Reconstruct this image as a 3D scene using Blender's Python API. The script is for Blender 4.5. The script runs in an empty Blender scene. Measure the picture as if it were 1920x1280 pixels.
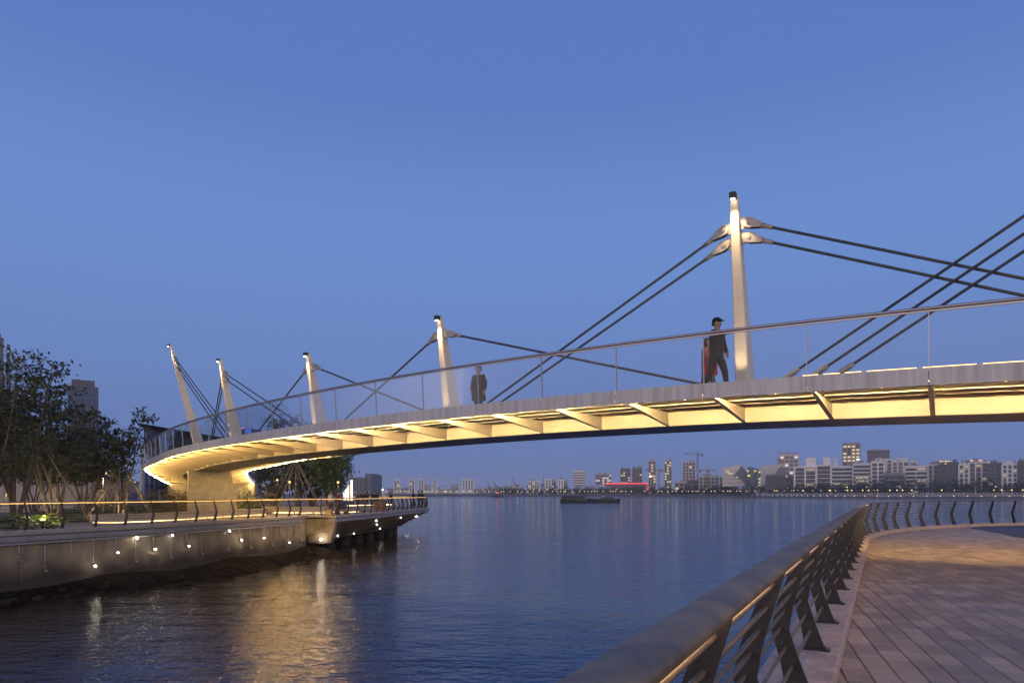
import bpy, math, random
from mathutils import Vector, Matrix

# ------------------------------------------------------------------ scene, camera, sky, exposure
SC = bpy.context.scene
COL = SC.collection
random.seed(7)
CAMZ = 3.75                      # camera above the water
cam_d = bpy.data.cameras.new('camera')
cam = bpy.data.objects.new('camera', cam_d)
COL.objects.link(cam)
cam.location = (0, 0, CAMZ)
cam.rotation_euler = (math.pi / 2, 0, 0)
cam_d.sensor_width = 36.0
cam_d.lens = 24.0
cam_d.shift_y = 284.5 / 1920
cam_d.clip_start = 0.05
cam_d.clip_end = 9000
SC.camera = cam

W = bpy.data.worlds.new('World')
SC.world = W
W.use_nodes = True
nt = W.node_tree
bg = nt.nodes['Background']
tc = nt.nodes.new('ShaderNodeTexCoord')
sep = nt.nodes.new('ShaderNodeSeparateXYZ')
nt.links.new(tc.outputs['Generated'], sep.inputs[0])
ramp = nt.nodes.new('ShaderNodeValToRGB')          # dusk sky after sunset: mauve haze low down, deep blue overhead
nt.links.new(sep.outputs[2], ramp.inputs[0])
ramp.color_ramp.interpolation = 'CARDINAL'
els = ramp.color_ramp.elements
STOPS = [(0.0, (0.128, 0.188, 0.402)), (0.05, (0.128, 0.199, 0.440)), (0.15, (0.138, 0.228, 0.510)), (0.28, (0.144, 0.257, 0.585)),
         (0.37, (0.139, 0.260, 0.603)), (0.49, (0.110, 0.207, 0.545)), (0.60, (0.096, 0.187, 0.520)), (1.0, (0.055, 0.120, 0.40))]
els[0].position, els[0].color = STOPS[0][0], STOPS[0][1] + (1,)
els[1].position, els[1].color = STOPS[-1][0], STOPS[-1][1] + (1,)
for p_, c_ in STOPS[1:-1]:
    e_ = els.new(p_)
    e_.color = c_ + (1,)
# afterglow: the sun has set behind the camera, so that side of the sky is paler and brighter
aft = nt.nodes.new('ShaderNodeMapRange')
aft.interpolation_type = 'SMOOTHSTEP'
aft.inputs['From Min'].default_value = 0.35
aft.inputs['From Max'].default_value = -0.9
nt.links.new(sep.outputs[1], aft.inputs[0])
low = nt.nodes.new('ShaderNodeMapRange')
low.interpolation_type = 'SMOOTHSTEP'
low.inputs['From Min'].default_value = 0.95
low.inputs['From Max'].default_value = 0.0
nt.links.new(sep.outputs[2], low.inputs[0])
mul = nt.nodes.new('ShaderNodeMath')
mul.operation = 'MULTIPLY'
nt.links.new(aft.outputs[0], mul.inputs[0])
nt.links.new(low.outputs[0], mul.inputs[1])
glow = nt.nodes.new('ShaderNodeMix')
glow.data_type = 'RGBA'
nt.links.new(mul.outputs[0], glow.inputs[0])
nt.links.new(ramp.outputs[0], glow.inputs[6])
glow.inputs[7].default_value = (1.60, 1.26, 1.02, 1)
nt.links.new(glow.outputs[2], bg.inputs[0])
bg.inputs[1].default_value = 1.0

SC.view_settings.view_transform = 'Standard'
SC.view_settings.look = 'None'
SC.view_settings.exposure = 0
SC.view_settings.gamma = 1
SC.view_settings.use_curve_mapping = False
SC.render.engine = 'CYCLES'
SC.cycles.use_denoising = True
SC.cycles.max_bounces = 7
SC.cycles.diffuse_bounces = 3
SC.cycles.glossy_bounces = 3
SC.cycles.transmission_bounces = 3
SC.cycles.transparent_max_bounces = 12
SC.cycles.sample_clamp_indirect = 6
SC.cycles.caustics_reflective = False
SC.cycles.caustics_refractive = False

# ------------------------------------------------------------------ helpers
F = 1280.0
KERB = CAMZ - 1.3125
PAVE = CAMZ - 1.43


def at(px, py, Y):
    """point in the world seen at photo pixel (px, py) at distance Y ahead"""
    return Vector(((px - 960) / F * Y, Y, CAMZ + (924.5 - py) / F * Y))


def gx(px, Y):
    return (px - 960) / F * Y


LOC = {}


class MB:
    def __init__(self):
        self.v, self.f, self.m, self.s = [], [], [], []

    def face(self, idx, m=0, s=False):
        self.f.append(tuple(idx)); self.m.append(m); self.s.append(s)

    def quad(self, a, b, c, d, m=0):
        n = len(self.v)
        self.v += [tuple(a), tuple(b), tuple(c), tuple(d)]
        self.face((n, n + 1, n + 2, n + 3), m)

    def tri(self, a, b, c, m=0):
        n = len(self.v)
        self.v += [tuple(a), tuple(b), tuple(c)]
        self.face((n, n + 1, n + 2), m)

    def box(self, c, size, ax=None, m=0):
        c = Vector(c)
        if ax is None:
            ax = (Vector((1, 0, 0)), Vector((0, 1, 0)), Vector((0, 0, 1)))
        h = [ax[i] * (size[i] / 2) for i in range(3)]
        n = len(self.v)
        for sz in (-1, 1):
            for sx, sy in ((-1, -1), (1, -1), (1, 1), (-1, 1)):
                self.v.append(tuple(c + h[0] * sx + h[1] * sy + h[2] * sz))
        for q in ((0, 3, 2, 1), (4, 5, 6, 7), (0, 1, 5, 4), (1, 2, 6, 5), (2, 3, 7, 6), (3, 0, 4, 7)):
            self.face([n + i for i in q], m)
        return self

    def bbox(self, x0, x1, y0, y1, z0, z1, m=0):
        return self.box(((x0 + x1) / 2, (y0 + y1) / 2, (z0 + z1) / 2), (x1 - x0, y1 - y0, z1 - z0), None, m)

    def loft(self, rings, caps=True, m=0, smooth=False, closed=True):
        n0 = len(self.v)
        k = len(rings[0])
        for r in rings:
            self.v += [tuple(p) for p in r]
        for i in range(len(rings) - 1):
            for j in range(k if closed else k - 1):
                a = n0 + i * k + j
                b = n0 + i * k + (j + 1) % k
                self.face((a, b, b + k, a + k), m, smooth)
        if caps and closed:
            self.face([n0 + j for j in range(k)][::-1], m)
            self.face([n0 + (len(rings) - 1) * k + j for j in range(k)], m)
        return self

    def prism(self, poly, vec, m=0):
        vec = Vector(vec)
        return self.loft([[Vector(p) for p in poly], [Vector(p) + vec for p in poly]], True, m)

    def tube(self, pts, r, n=8, m=0, caps=True, flat=1.0):
        pts = [Vector(p) for p in pts]
        rr = r if isinstance(r, (list, tuple)) else [r] * len(pts)
        rings = []
        up = Vector((0, 0, 1))
        for i, p in enumerate(pts):
            d = (pts[min(i + 1, len(pts) - 1)] - pts[max(i - 1, 0)])
            if d.length < 1e-9:
                d = Vector((0, 0, 1))
            d.normalize()
            a = d.cross(up)
            if a.length < 1e-3:
                a = d.cross(Vector((1, 0, 0)))
            a.normalize()
            b = a.cross(d)
            rings.append([p + a * (math.cos(2 * math.pi * j / n) * rr[i]) + b * (math.sin(2 * math.pi * j / n) * rr[i] * flat) for j in range(n)])
        return self.loft(rings, caps, m, True)

    def sphere(self, c, r, n=8, k=5, m=0, sq=(1, 1, 1)):
        c = Vector(c)
        rings = []
        for i in range(k + 1):
            t = math.pi * (i + (0.001 if i == 0 else -0.001 if i == k else 0)) / k
            rings.append([c + Vector((r * sq[0] * math.sin(t) * math.cos(2 * math.pi * j / n), r * sq[1] * math.sin(t) * math.sin(2 * math.pi * j / n), -r * sq[2] * math.cos(t))) for j in range(n)])
        return self.loft(rings, True, m, True)

    def build(self, name, mats, parent=None, loc=None, kind=None, label=None, cat=None, group=None):
        off = Vector((0, 0, 0))
        if parent is not None:
            off = LOC.get(parent.name, Vector((0, 0, 0)))
        elif loc is not None:
            off = Vector(loc)
        me = bpy.data.meshes.new(name)
        me.from_pydata([(p[0] - off[0], p[1] - off[1], p[2] - off[2]) for p in self.v], [], self.f)
        if not isinstance(mats, (list, tuple)):
            mats = [mats]
        for mm in mats:
            me.materials.append(mm)
        me.polygons.foreach_set('material_index', self.m)
        me.polygons.foreach_set('use_smooth', self.s)
        me.update()
        o = bpy.data.objects.new(name, me)
        COL.objects.link(o)
        LOC[o.name] = off
        if parent is not None:
            o.parent = parent
        else:
            o.location = off
        tag(o, label, cat, group, kind)
        return o


def tag(o, label=None, cat=None, group=None, kind=None):
    if label: o['label'] = label
    if cat: o['category'] = cat
    if group: o['group'] = group
    if kind: o['kind'] = kind
    return o


def thing(name, label, cat, loc=(0, 0, 0), group=None):
    o = bpy.data.objects.new(name, None)
    COL.objects.link(o)
    o.location = loc
    o.empty_display_size = 0.3
    LOC[o.name] = Vector(loc)
    return tag(o, label, cat, group)


def dup(o, parent=None):
    c = o.copy()
    COL.objects.link(c)
    if parent is not None:
        c.parent = parent
    for ch in list(o.children):
        dup(ch, c)
    return c


# ------------------------------------------------------------------ materials
def mat(name, col, rough=0.6, metal=0.0, var=0.0, scale=4.0, bump=0.0, bscale=30.0, emis=None, estr=0.0, col2=None, stretch=None, spec=0.5, detail=5.0):
    m = bpy.data.materials.new(name)
    m.use_nodes = True
    t = m.node_tree
    b = t.nodes['Principled BSDF']
    b.inputs['Base Color'].default_value = tuple(col) + (1,)
    b.inputs['Roughness'].default_value = rough
    b.inputs['Metallic'].default_value = metal
    b.inputs['Specular IOR Level'].default_value = spec
    if emis:
        b.inputs['Emission Color'].default_value = tuple(emis) + (1,)
        b.inputs['Emission Strength'].default_value = estr
    if var or bump or col2:
        g = t.nodes.new('ShaderNodeNewGeometry')
        mp = t.nodes.new('ShaderNodeMapping')
        if stretch:
            mp.inputs['Scale'].default_value = stretch
        t.links.new(g.outputs['Position'], mp.inputs[0])
    if var or col2:
        n = t.nodes.new('ShaderNodeTexNoise')
        n.inputs['Scale'].default_value = scale
        n.inputs['Detail'].default_value = detail
        n.inputs['Roughness'].default_value = 0.65
        t.links.new(mp.outputs[0], n.inputs[0])
        r = t.nodes.new('ShaderNodeValToRGB')
        c2 = col2 if col2 else tuple(max(0, c * (1 - var)) for c in col)
        c1 = col if col2 else tuple(min(1, c * (1 + var)) for c in col)
        r.color_ramp.elements[0].position = 0.33
        r.color_ramp.elements[1].position = 0.67
        r.color_ramp.elements[0].color = tuple(c2) + (1,)
        r.color_ramp.elements[1].color = tuple(c1) + (1,)
        t.links.new(n.outputs[0], r.inputs[0])
        t.links.new(r.outputs[0], b.inputs['Base Color'])
        rm = t.nodes.new('ShaderNodeMapRange')
        rm.inputs['To Min'].default_value = max(0.03, rough - 0.1)
        rm.inputs['To Max'].default_value = min(1, rough + 0.12)
        t.links.new(n.outputs[0], rm.inputs[0])
        t.links.new(rm.outputs[0], b.inputs['Roughness'])
    if bump:
        n2 = t.nodes.new('ShaderNodeTexNoise')
        n2.inputs['Scale'].default_value = bscale
        n2.inputs['Detail'].default_value = 4
        t.links.new(mp.outputs[0], n2.inputs[0])
        bp = t.nodes.new('ShaderNodeBump')
        bp.inputs['Strength'].default_value = bump
        bp.inputs['Distance'].default_value = 0.02
        t.links.new(n2.outputs[0], bp.inputs['Height'])
        t.links.new(bp.outputs[0], b.inputs['Normal'])
    return m


def emat(name, col, strength):
    m = bpy.data.materials.new(name)
    m.use_nodes = True
    t = m.node_tree
    t.nodes.remove(t.nodes['Principled BSDF'])
    e = t.nodes.new('ShaderNodeEmission')
    e.inputs[0].default_value = tuple(col) + (1,)
    e.inputs[1].default_value = strength
    t.links.new(e.outputs[0], t.nodes['Material Output'].inputs[0])
    return m


def glass_mat(name, tint, refl=1.0, dirt=0.05):
    m = bpy.data.materials.new(name)
    m.use_nodes = True
    t = m.node_tree
    t.nodes.remove(t.nodes['Principled BSDF'])
    tr = t.nodes.new('ShaderNodeBsdfTransparent')
    tr.inputs[0].default_value = tuple(tint) + (1,)
    gl = t.nodes.new('ShaderNodeBsdfGlossy')
    gl.inputs['Roughness'].default_value = 0.02
    gl.inputs['Color'].default_value = (refl, refl, refl, 1)
    fr = t.nodes.new('ShaderNodeFresnel')
    fr.inputs[0].default_value = 1.5
    fm = t.nodes.new('ShaderNodeMath')
    fm.operation = 'MULTIPLY'
    fm.inputs[1].default_value = 0.24      # each pane is a thin sheet met twice
    t.links.new(fr.outputs[0], fm.inputs[0])
    mx = t.nodes.new('ShaderNodeMixShader')
    t.links.new(fm.outputs[0], mx.inputs[0])
    t.links.new(tr.outputs[0], mx.inputs[1])
    t.links.new(gl.outputs[0], mx.inputs[2])
    df = t.nodes.new('ShaderNodeBsdfDiffuse')
    df.inputs[0].default_value = (0.5, 0.5, 0.5, 1)
    g = t.nodes.new('ShaderNodeNewGeometry')
    n = t.nodes.new('ShaderNodeTexNoise')
    n.inputs['Scale'].default_value = 2.2
    n.inputs['Detail'].default_value = 6
    t.links.new(g.outputs['Position'], n.inputs[0])
    mr = t.nodes.new('ShaderNodeMapRange')
    mr.inputs['From Min'].default_value = 0.35
    mr.inputs['From Max'].default_value = 0.75
    mr.inputs['To Max'].default_value = dirt
    t.links.new(n.outputs[0], mr.inputs[0])
    mx2 = t.nodes.new('ShaderNodeMixShader')
    t.links.new(mr.outputs[0], mx2.inputs[0])
    t.links.new(mx.outputs[0], mx2.inputs[1])
    t.links.new(df.outputs[0], mx2.inputs[2])
    t.links.new(mx2.outputs[0], t.nodes['Material Output'].inputs[0])
    return m


M = {}
M['cream'] = mat('cream_steel_paint', (0.62, 0.56, 0.44), 0.5, var=0.08, scale=1.2, bump=0.04, bscale=40)
M['pylon'] = mat('pylon_paint', (0.62, 0.57, 0.49), 0.42, var=0.06, scale=2.0)
M['cast'] = mat('cast_steel', (0.34, 0.32, 0.31), 0.45, 0.35, var=0.2, scale=9)
M['fascia'] = mat('weathered_fascia_steel', (0.64, 0.63, 0.66), 0.45, 0.0, col2=(0.40, 0.39, 0.42), scale=3.2, stretch=(2.2, 2.2, 0.12), detail=6)
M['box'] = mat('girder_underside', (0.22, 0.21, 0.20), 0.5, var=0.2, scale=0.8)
M['stainless'] = mat('stainless_steel', (0.40, 0.37, 0.37), 0.34, 0.9, var=0.1, scale=14)
M['cable'] = mat('cable_sheath', (0.075, 0.078, 0.09), 0.55, var=0.2, scale=5)
M['glass'] = glass_mat('railing_glass', (0.93, 0.955, 0.975), 1.0, 0.018)
M['deck'] = mat('deck_paving', (0.25, 0.24, 0.23), 0.8, var=0.15)
M['led'] = emat('warm_led_strip', (1.0, 0.67, 0.31), 800)
M['led_far'] = emat('warm_led_strip_dim', (1.0, 0.59, 0.19), 400)
M['led2'] = emat('warm_led_line', (1.0, 0.66, 0.28), 7)
M['rail_fill'] = emat('added_rail_fill', (1.0, 0.62, 0.32), 9)
M['led3'] = emat('rail_led', (1.0, 0.58, 0.18), 2.6)
M['lamp_white'] = emat('white_lamp', (1.0, 0.90, 0.70), 190)
M['lamp_small'] = emat('small_white_lamp', (1.0, 0.92, 0.78), 70)
M['lamp_warm'] = emat('warm_lamp', (1.0, 0.62, 0.24), 2.0)
M['lamp_warm2'] = emat('pale_warm_lamp', (1.0, 0.75, 0.42), 1.4)
M['concrete'] = mat('stained_concrete', (0.42, 0.345, 0.24), 0.85, col2=(0.18, 0.145, 0.10), scale=1.1, stretch=(1, 1, 0.5), bump=0.25, bscale=18, detail=8)


def tide_stain(m, z0, z1, dark):
    t = m.node_tree
    b = t.nodes['Principled BSDF']
    src = b.inputs['Base Color'].links[0].from_socket
    g = t.nodes.new('ShaderNodeNewGeometry')
    sp = t.nodes.new('ShaderNodeSeparateXYZ')
    t.links.new(g.outputs['Position'], sp.inputs[0])
    n = t.nodes.new('ShaderNodeTexNoise')
    n.inputs['Scale'].default_value = 0.9
    n.inputs['Detail'].default_value = 8
    t.links.new(g.outputs['Position'], n.inputs[0])
    ad = t.nodes.new('ShaderNodeMath')
    ad.operation = 'MULTIPLY_ADD'
    ad.inputs[1].default_value = 1.1
    t.links.new(n.outputs[0], ad.inputs[0])
    t.links.new(sp.outputs[2], ad.inputs[2])
    mr = t.nodes.new('ShaderNodeMapRange')
    mr.interpolation_type = 'SMOOTHSTEP'
    mr.inputs['From Min'].default_value = z1 + 0.55
    mr.inputs['From Max'].default_value = z0 + 0.55
    t.links.new(ad.outputs[0], mr.inputs[0])
    mx = t.nodes.new('ShaderNodeMix')
    mx.data_type = 'RGBA'
    t.links.new(mr.outputs[0], mx.inputs[0])
    t.links.new(src, mx.inputs[6])
    mx.inputs[7].default_value = dark + (1,)
    t.links.new(mx.outputs[2], b.inputs['Base Color'])


tide_stain(M['concrete'], 0.55, 1.55, (0.055, 0.045, 0.035))
M['concrete_pale'] = mat('pale_concrete', (0.30, 0.285, 0.25), 0.8, var=0.2, scale=2.0, bump=0.1)
M['coping'] = mat('granite_coping', (0.34, 0.31, 0.30), 0.65, var=0.18, scale=6, bump=0.1, bscale=60)
M['band'] = mat('painted_band', (0.27, 0.28, 0.31), 0.6, var=0.15, scale=3)
M['pipe'] = mat('galvanised_pipe', (0.40, 0.40, 0.42), 0.4, 0.4, var=0.2, scale=8)
M['mud'] = mat('wet_mud', (0.012, 0.009, 0.006), 0.92, spec=0.08, var=0.5, scale=1.6, bump=0.9, bscale=6)
M['stone'] = mat('wet_rubble', (0.025, 0.02, 0.016), 0.85, spec=0.15, var=0.4, scale=4, bump=0.5)
M['pile'] = mat('dark_pile', (0.03, 0.028, 0.028), 0.8, var=0.3)
M['bronze'] = mat('worn_bronze_handrail', (0.34, 0.23, 0.12), 0.42, 0.25, col2=(0.10, 0.075, 0.055), scale=5, detail=9, bump=0.06, bscale=26)
M['post'] = mat('dark_painted_post', (0.035, 0.033, 0.04), 0.45, 0.3, var=0.3, scale=12, bump=0.05)
M['bar'] = mat('bronze_bar', (0.22, 0.17, 0.12), 0.45, 0.5, var=0.2, scale=12)
M['kerb'] = mat('pink_granite_kerb', (0.47, 0.36, 0.30), 0.8, var=0.25, scale=5, bump=0.12, bscale=70)
M['joint'] = mat('sand_joint', (0.10, 0.08, 0.07), 0.95, var=0.2, scale=8)
M['asphalt'] = mat('blue_grey_asphalt', (0.075, 0.08, 0.10), 0.85, var=0.15, scale=10)
M['bark'] = mat('bark', (0.11, 0.085, 0.065), 0.9, var=0.3, scale=9, bump=0.4)
M['bamboo'] = mat('timber_prop', (0.22, 0.17, 0.11), 0.7, var=0.2)
M['grass'] = mat('lawn_green', (0.035, 0.055, 0.016), 0.95, var=0.35, scale=2.5)
M['paving_l'] = mat('left_paving', (0.20, 0.17, 0.15), 0.8, var=0.15, scale=3)
M['black'] = mat('black_housing', (0.02, 0.02, 0.022), 0.5)


def leaf_mat(name, c1, c2):
    m = mat(name, c1, 0.6, col2=c2, scale=1.3)
    b = m.node_tree.nodes['Principled BSDF']
    b.inputs['Subsurface Weight'].default_value = 0.0
    return m


M['leaf'] = leaf_mat('dark_leaves', (0.062, 0.076, 0.030), (0.034, 0.044, 0.020))
M['leaf2'] = leaf_mat('mid_green_leaves', (0.085, 0.13, 0.035), (0.045, 0.075, 0.022))
M['leaf3'] = leaf_mat('bright_bed_leaves', (0.13, 0.18, 0.03), (0.07, 0.11, 0.02))
M['leaf_red'] = leaf_mat('reddish_shrub_leaves', (0.13, 0.075, 0.025), (0.07, 0.08, 0.02))
M['farleaf'] = leaf_mat('far_bank_leaves', (0.040, 0.062, 0.028), (0.022, 0.034, 0.017))

# ------------------------------------------------------------------ curves in plan
def catmull(pts, step=0.25):
    pts = [Vector((p[0], p[1])) for p in pts]
    out = []
    for i in range(len(pts) - 1):
        p0, p1, p2, p3 = pts[max(i - 1, 0)], pts[i], pts[i + 1], pts[min(i + 2, len(pts) - 1)]
        n = max(2, int((p2 - p1).length / step))
        for k in range(n):
            t = k / n
            out.append(0.5 * ((2 * p1) + (p2 - p0) * t + (2 * p0 - 5 * p1 + 4 * p2 - p3) * t * t + (3 * p1 - p0 - 3 * p2 + p3) * t ** 3))
    out.append(pts[-1])
    return out


class Path:
    def __init__(self, pts, step=0.25):
        self.p = catmull(pts, step)
        self.l = [0.0]
        for a, b in zip(self.p, self.p[1:]):
            self.l.append(self.l[-1] + (b - a).length)
        self.len = self.l[-1]

    def idx(self, d):
        import bisect
        return min(max(bisect.bisect_right(self.l, d) - 1, 0), len(self.p) - 2)

    def pos(self, d):
        i = self.idx(d)
        t = (d - self.l[i]) / max(1e-9, self.l[i + 1] - self.l[i])
        return self.p[i] + (self.p[i + 1] - self.p[i]) * t

    def dir(self, d):
        a, b = self.pos(max(0, d - 0.3)), self.pos(min(self.len, d + 0.3))
        return (b - a).normalized()

    def off(self, d, n, z):
        """n metres to the right of the direction of travel"""
        p, t = self.pos(d), self.dir(d)
        return Vector((p.x + t.y * n, p.y - t.x * n, z))

    def near(self, x, y):
        q = Vector((x, y))
        i = min(range(len(self.p)), key=lambda k: (self.p[k] - q).length_squared)
        return self.l[i]


def along(path, a, b, sec, step=0.5):
    n = max(1, int(math.ceil((b - a) / step)))
    return [[path.off(a + (b - a) * k / n, nn, z) for nn, z in sec] for k in range(n + 1)]


def on_wall(path, px):
    return min((k * 0.05 for k in range(int(path.len / 0.05))), key=lambda dd: abs(path.pos(dd).x / path.pos(dd).y - (px - 960) / F))


# ------------------------------------------------------------------ water
def water_material():
    m = bpy.data.materials.new('river_water')
    m.use_nodes = True
    t = m.node_tree
    b = t.nodes['Principled BSDF']
    b.inputs['Base Color'].default_value = (0.050, 0.078, 0.125, 1)
    b.inputs['Roughness'].default_value = 0.05
    b.inputs['IOR'].default_value = 1.333
    g = t.nodes.new('ShaderNodeNewGeometry')
    # silt brown with warm reflection painted in by the left bank, bluer midstream
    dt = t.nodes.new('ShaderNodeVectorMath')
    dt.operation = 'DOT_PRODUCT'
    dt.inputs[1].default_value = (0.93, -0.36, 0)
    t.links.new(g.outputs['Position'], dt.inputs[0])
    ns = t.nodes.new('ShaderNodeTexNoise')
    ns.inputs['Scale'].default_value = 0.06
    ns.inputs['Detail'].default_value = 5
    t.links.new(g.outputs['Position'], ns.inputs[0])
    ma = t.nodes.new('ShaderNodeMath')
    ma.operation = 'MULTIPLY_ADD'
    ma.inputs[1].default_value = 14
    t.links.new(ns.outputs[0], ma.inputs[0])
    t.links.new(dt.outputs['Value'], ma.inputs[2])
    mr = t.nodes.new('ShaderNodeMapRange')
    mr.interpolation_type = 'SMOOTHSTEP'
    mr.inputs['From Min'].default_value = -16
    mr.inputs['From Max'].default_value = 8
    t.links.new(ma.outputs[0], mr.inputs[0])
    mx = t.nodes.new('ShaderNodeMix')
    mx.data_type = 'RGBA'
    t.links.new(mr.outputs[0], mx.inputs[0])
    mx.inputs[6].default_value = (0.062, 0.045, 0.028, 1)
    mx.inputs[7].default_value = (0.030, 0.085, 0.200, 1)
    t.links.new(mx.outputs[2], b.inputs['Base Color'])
    prev = None
    for sc_, strg, dist, st in ((0.16, 0.5, 0.45, (0.5, 1.0, 1)), (0.8, 0.6, 0.17, (0.5, 1.0, 1)), (3.0, 0.7, 0.085, (0.6, 1.1, 1)), (9.0, 0.7, 0.030, (0.7, 1.0, 1))):
        mp = t.nodes.new('ShaderNodeMapping')
        mp.inputs['Scale'].default_value = st
        mp.inputs['Rotation'].default_value = (0, 0, 0.35)
        t.links.new(g.outputs['Position'], mp.inputs[0])
        n = t.nodes.new('ShaderNodeTexNoise')
        n.inputs['Scale'].default_value = sc_
        n.inputs['Detail'].default_value = 3
        n.inputs['Distortion'].default_value = 0.3
        t.links.new(mp.outputs[0], n.inputs[0])
        bp = t.nodes.new('ShaderNodeBump')
        bp.inputs['Strength'].default_value = strg
        bp.inputs['Distance'].default_value = dist
        t.links.new(n.outputs[0], bp.inputs['Height'])
        if prev:
            t.links.new(prev.outputs[0], bp.inputs['Normal'])
        prev = bp
    t.links.new(prev.outputs[0], b.inputs['Normal'])
    return m


w_ = MB()
w_.quad((-2900, -80, 0), (2900, -80, 0), (2900, 3400, 0), (-2900, 3400, 0))
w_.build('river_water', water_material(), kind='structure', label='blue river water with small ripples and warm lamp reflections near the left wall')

# ------------------------------------------------------------------ far bank
SHORE = [(-900, 1060), (-500, 930), (-110, 873), (30, 850), (174, 760), (226, 657), (252, 520), (345, 470), (600, 430), (1200, 400)]
shore = Path(SHORE, 12)
fb = MB()
fb.loft(along(shore, 0, shore.len, [(0.5, -0.4), (-7, 2.0), (-9, 2.6), (-60, 2.9), (-1500, 3.0)], 30), False, 0, False, False)
fb.build('far_bank', mat('far_bank_ground', (0.10, 0.09, 0.085), 0.9, var=0.3, scale=0.2), kind='structure', label='low far river bank with a stone slope')

# ------------------------------------------------------------------ left bank: ground, wall, pier
wallp = Path([(-21.6, 12.5), (-19.6, 17.6), (-17.4, 23.2), (-15.06, 29.2), (-13.5, 35.2), (-12.3, 41.0)])
pierp = Path([(-10.47, 40.5), (-9.75, 43.9), (-9.1, 48.7), (-8.4, 55), (-7.96, 60), (-7.75, 63.2), (-8.3, 66.5), (-10.2, 69.3), (-14, 71), (-22, 72.2)])
gl = MB()
ring = [wallp.off(d, -0.2, PAVE) for d in [k * wallp.len / 20 for k in range(21)]] + [pierp.off(d, -0.2, PAVE) for d in [k * pierp.len / 40 for k in range(41)]]
edge = ring + [Vector((-24, 100, PAVE)), Vector((-50, 240, PAVE)), Vector((-72, 330, PAVE)), Vector((-95, 420, PAVE)), Vector((-500, 620, PAVE))]
n0 = len(edge)
gl.v = [tuple(p) for p in edge] + [(min(-120, p.x - 100) if p.y < 200 else p.x - 700, p.y - (10 if i == 0 else 0), PAVE) for i, p in enumerate(edge)]
for i in range(n0 - 1):
    gl.face((i, n0 + i, n0 + i + 1, i + 1))
gl.build('left_promenade', M['paving_l'], kind='structure', label='paved left bank promenade behind the river wall')

river_wall = thing('river_wall', 'stained concrete river wall with granite coping below the left railing', 'wall', (-17.4, 23.2, 0))
jd = on_wall(wallp, 405)
for a_, e_ in ((0, jd - 9.31), (jd - 9.29, jd - 0.012), (jd + 0.012, wallp.len)):
    b_ = MB()
    b_.loft(along(wallp, a_, e_, [(-0.5, KERB - 0.17), (-0.5, -0.6), (-0.06, -0.6), (-0.10, KERB - 0.17)]), True)
    b_.build('wall_face', M['concrete'], river_wall)
b_ = MB()
b_.loft(along(wallp, 0, wallp.len, [(-0.3, 0.55), (-0.3, -0.6), (0.22, -0.6), (0.10, 0.55)]), True)
b_.build('footing', M['concrete'], river_wall)
seg = 0
d = 0.0
while d < wallp.len - 0.2:
    e = min(d + 1.62, wallp.len)
    b_ = MB()
    b_.loft(along(wallp, d + 0.008, e - 0.008, [(-0.52, KERB - 0.15), (0.0, KERB - 0.15), (0.0, KERB - 0.012), (-0.012, KERB), (-0.52, KERB)]), True)
    b_.build('coping_stone', M['coping'], river_wall)
    d = e
d = 0.0
while d < wallp.len - 0.2:
    e = min(d + 3.1, wallp.len)
    b_ = MB()
    b_.loft(along(wallp, d + 0.008, e - 0.008, [(-0.3, KERB - 0.37), (-0.02, KERB - 0.37), (-0.02, KERB - 0.19), (-0.3, KERB - 0.19)]), True)
    b_.build('band_panel', M['band'], river_wall)
    d = e
b_ = MB()
b_.tube([wallp.off(k * 0.5, 0.0, KERB - 0.46) for k in range(int(wallp.len / 0.5))], 0.032, 8)
b_.build('conduit', M['pipe'], river_wall)
# drop pipes with their lamps: (pixel column, is long, lit, extra lamp at the conduit)
DROPS = [(38, 0, 0, 0), (86, 1, 0, 0), (135, 0, 0, 0), (178, 1, 1, 0), (218, 0, 2, 0), (256, 1, 0, 1), (290, 0, 1, 0), (322, 1, 0, 2), (353, 0, 2, 0),
         (380, 1, 0, 0), (404, 0, 0, 0), (429, 1, 0, 2), (452, 0, 1, 0), (472, 1, 0, 0), (493, 0, 2, 0), (510, 1, 0, 0), (526, 0, 0, 0), (541, 1, 2, 0), (553, 0, 0, 0), (566, 1, 0, 0), (-10, 1, 0, 0), (-70, 0, 1, 0)]


def lamp_at(p, parent, lit, r=0.025):
    l = MB()
    l.sphere(p, r, 8, 6)
    return l.build('lamp_globe', M['lamp_white'] if lit == 1 else M['lamp_small'] if lit == 2 else M['pipe'], parent)


for px, lng, lit, top in DROPS:
    dd = on_wall(wallp, px)
    zb = 0.98 if lng else 1.42
    p = MB()
    p.tube([wallp.off(dd, -0.06, KERB - 0.44), wallp.off(dd, -0.06, zb)], 0.022, 8)
    p.box(wallp.off(dd, -0.075, KERB - 0.6), (0.09, 0.05, 0.04))
    p.box(wallp.off(dd, -0.075, zb + 0.12), (0.09, 0.05, 0.04))
    p.tube([wallp.off(dd, -0.06, zb), wallp.off(dd, 0.03, zb - 0.03)], [0.03, 0.05], 8)
    po = p.build('drop_pipe', M['pipe'], river_wall)
    lamp_at(wallp.off(dd, 0.07, zb - 0.03), po, lit)
    if top:
        lamp_at(wallp.off(dd, 0.05, KERB - 0.53), po, top)

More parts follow.
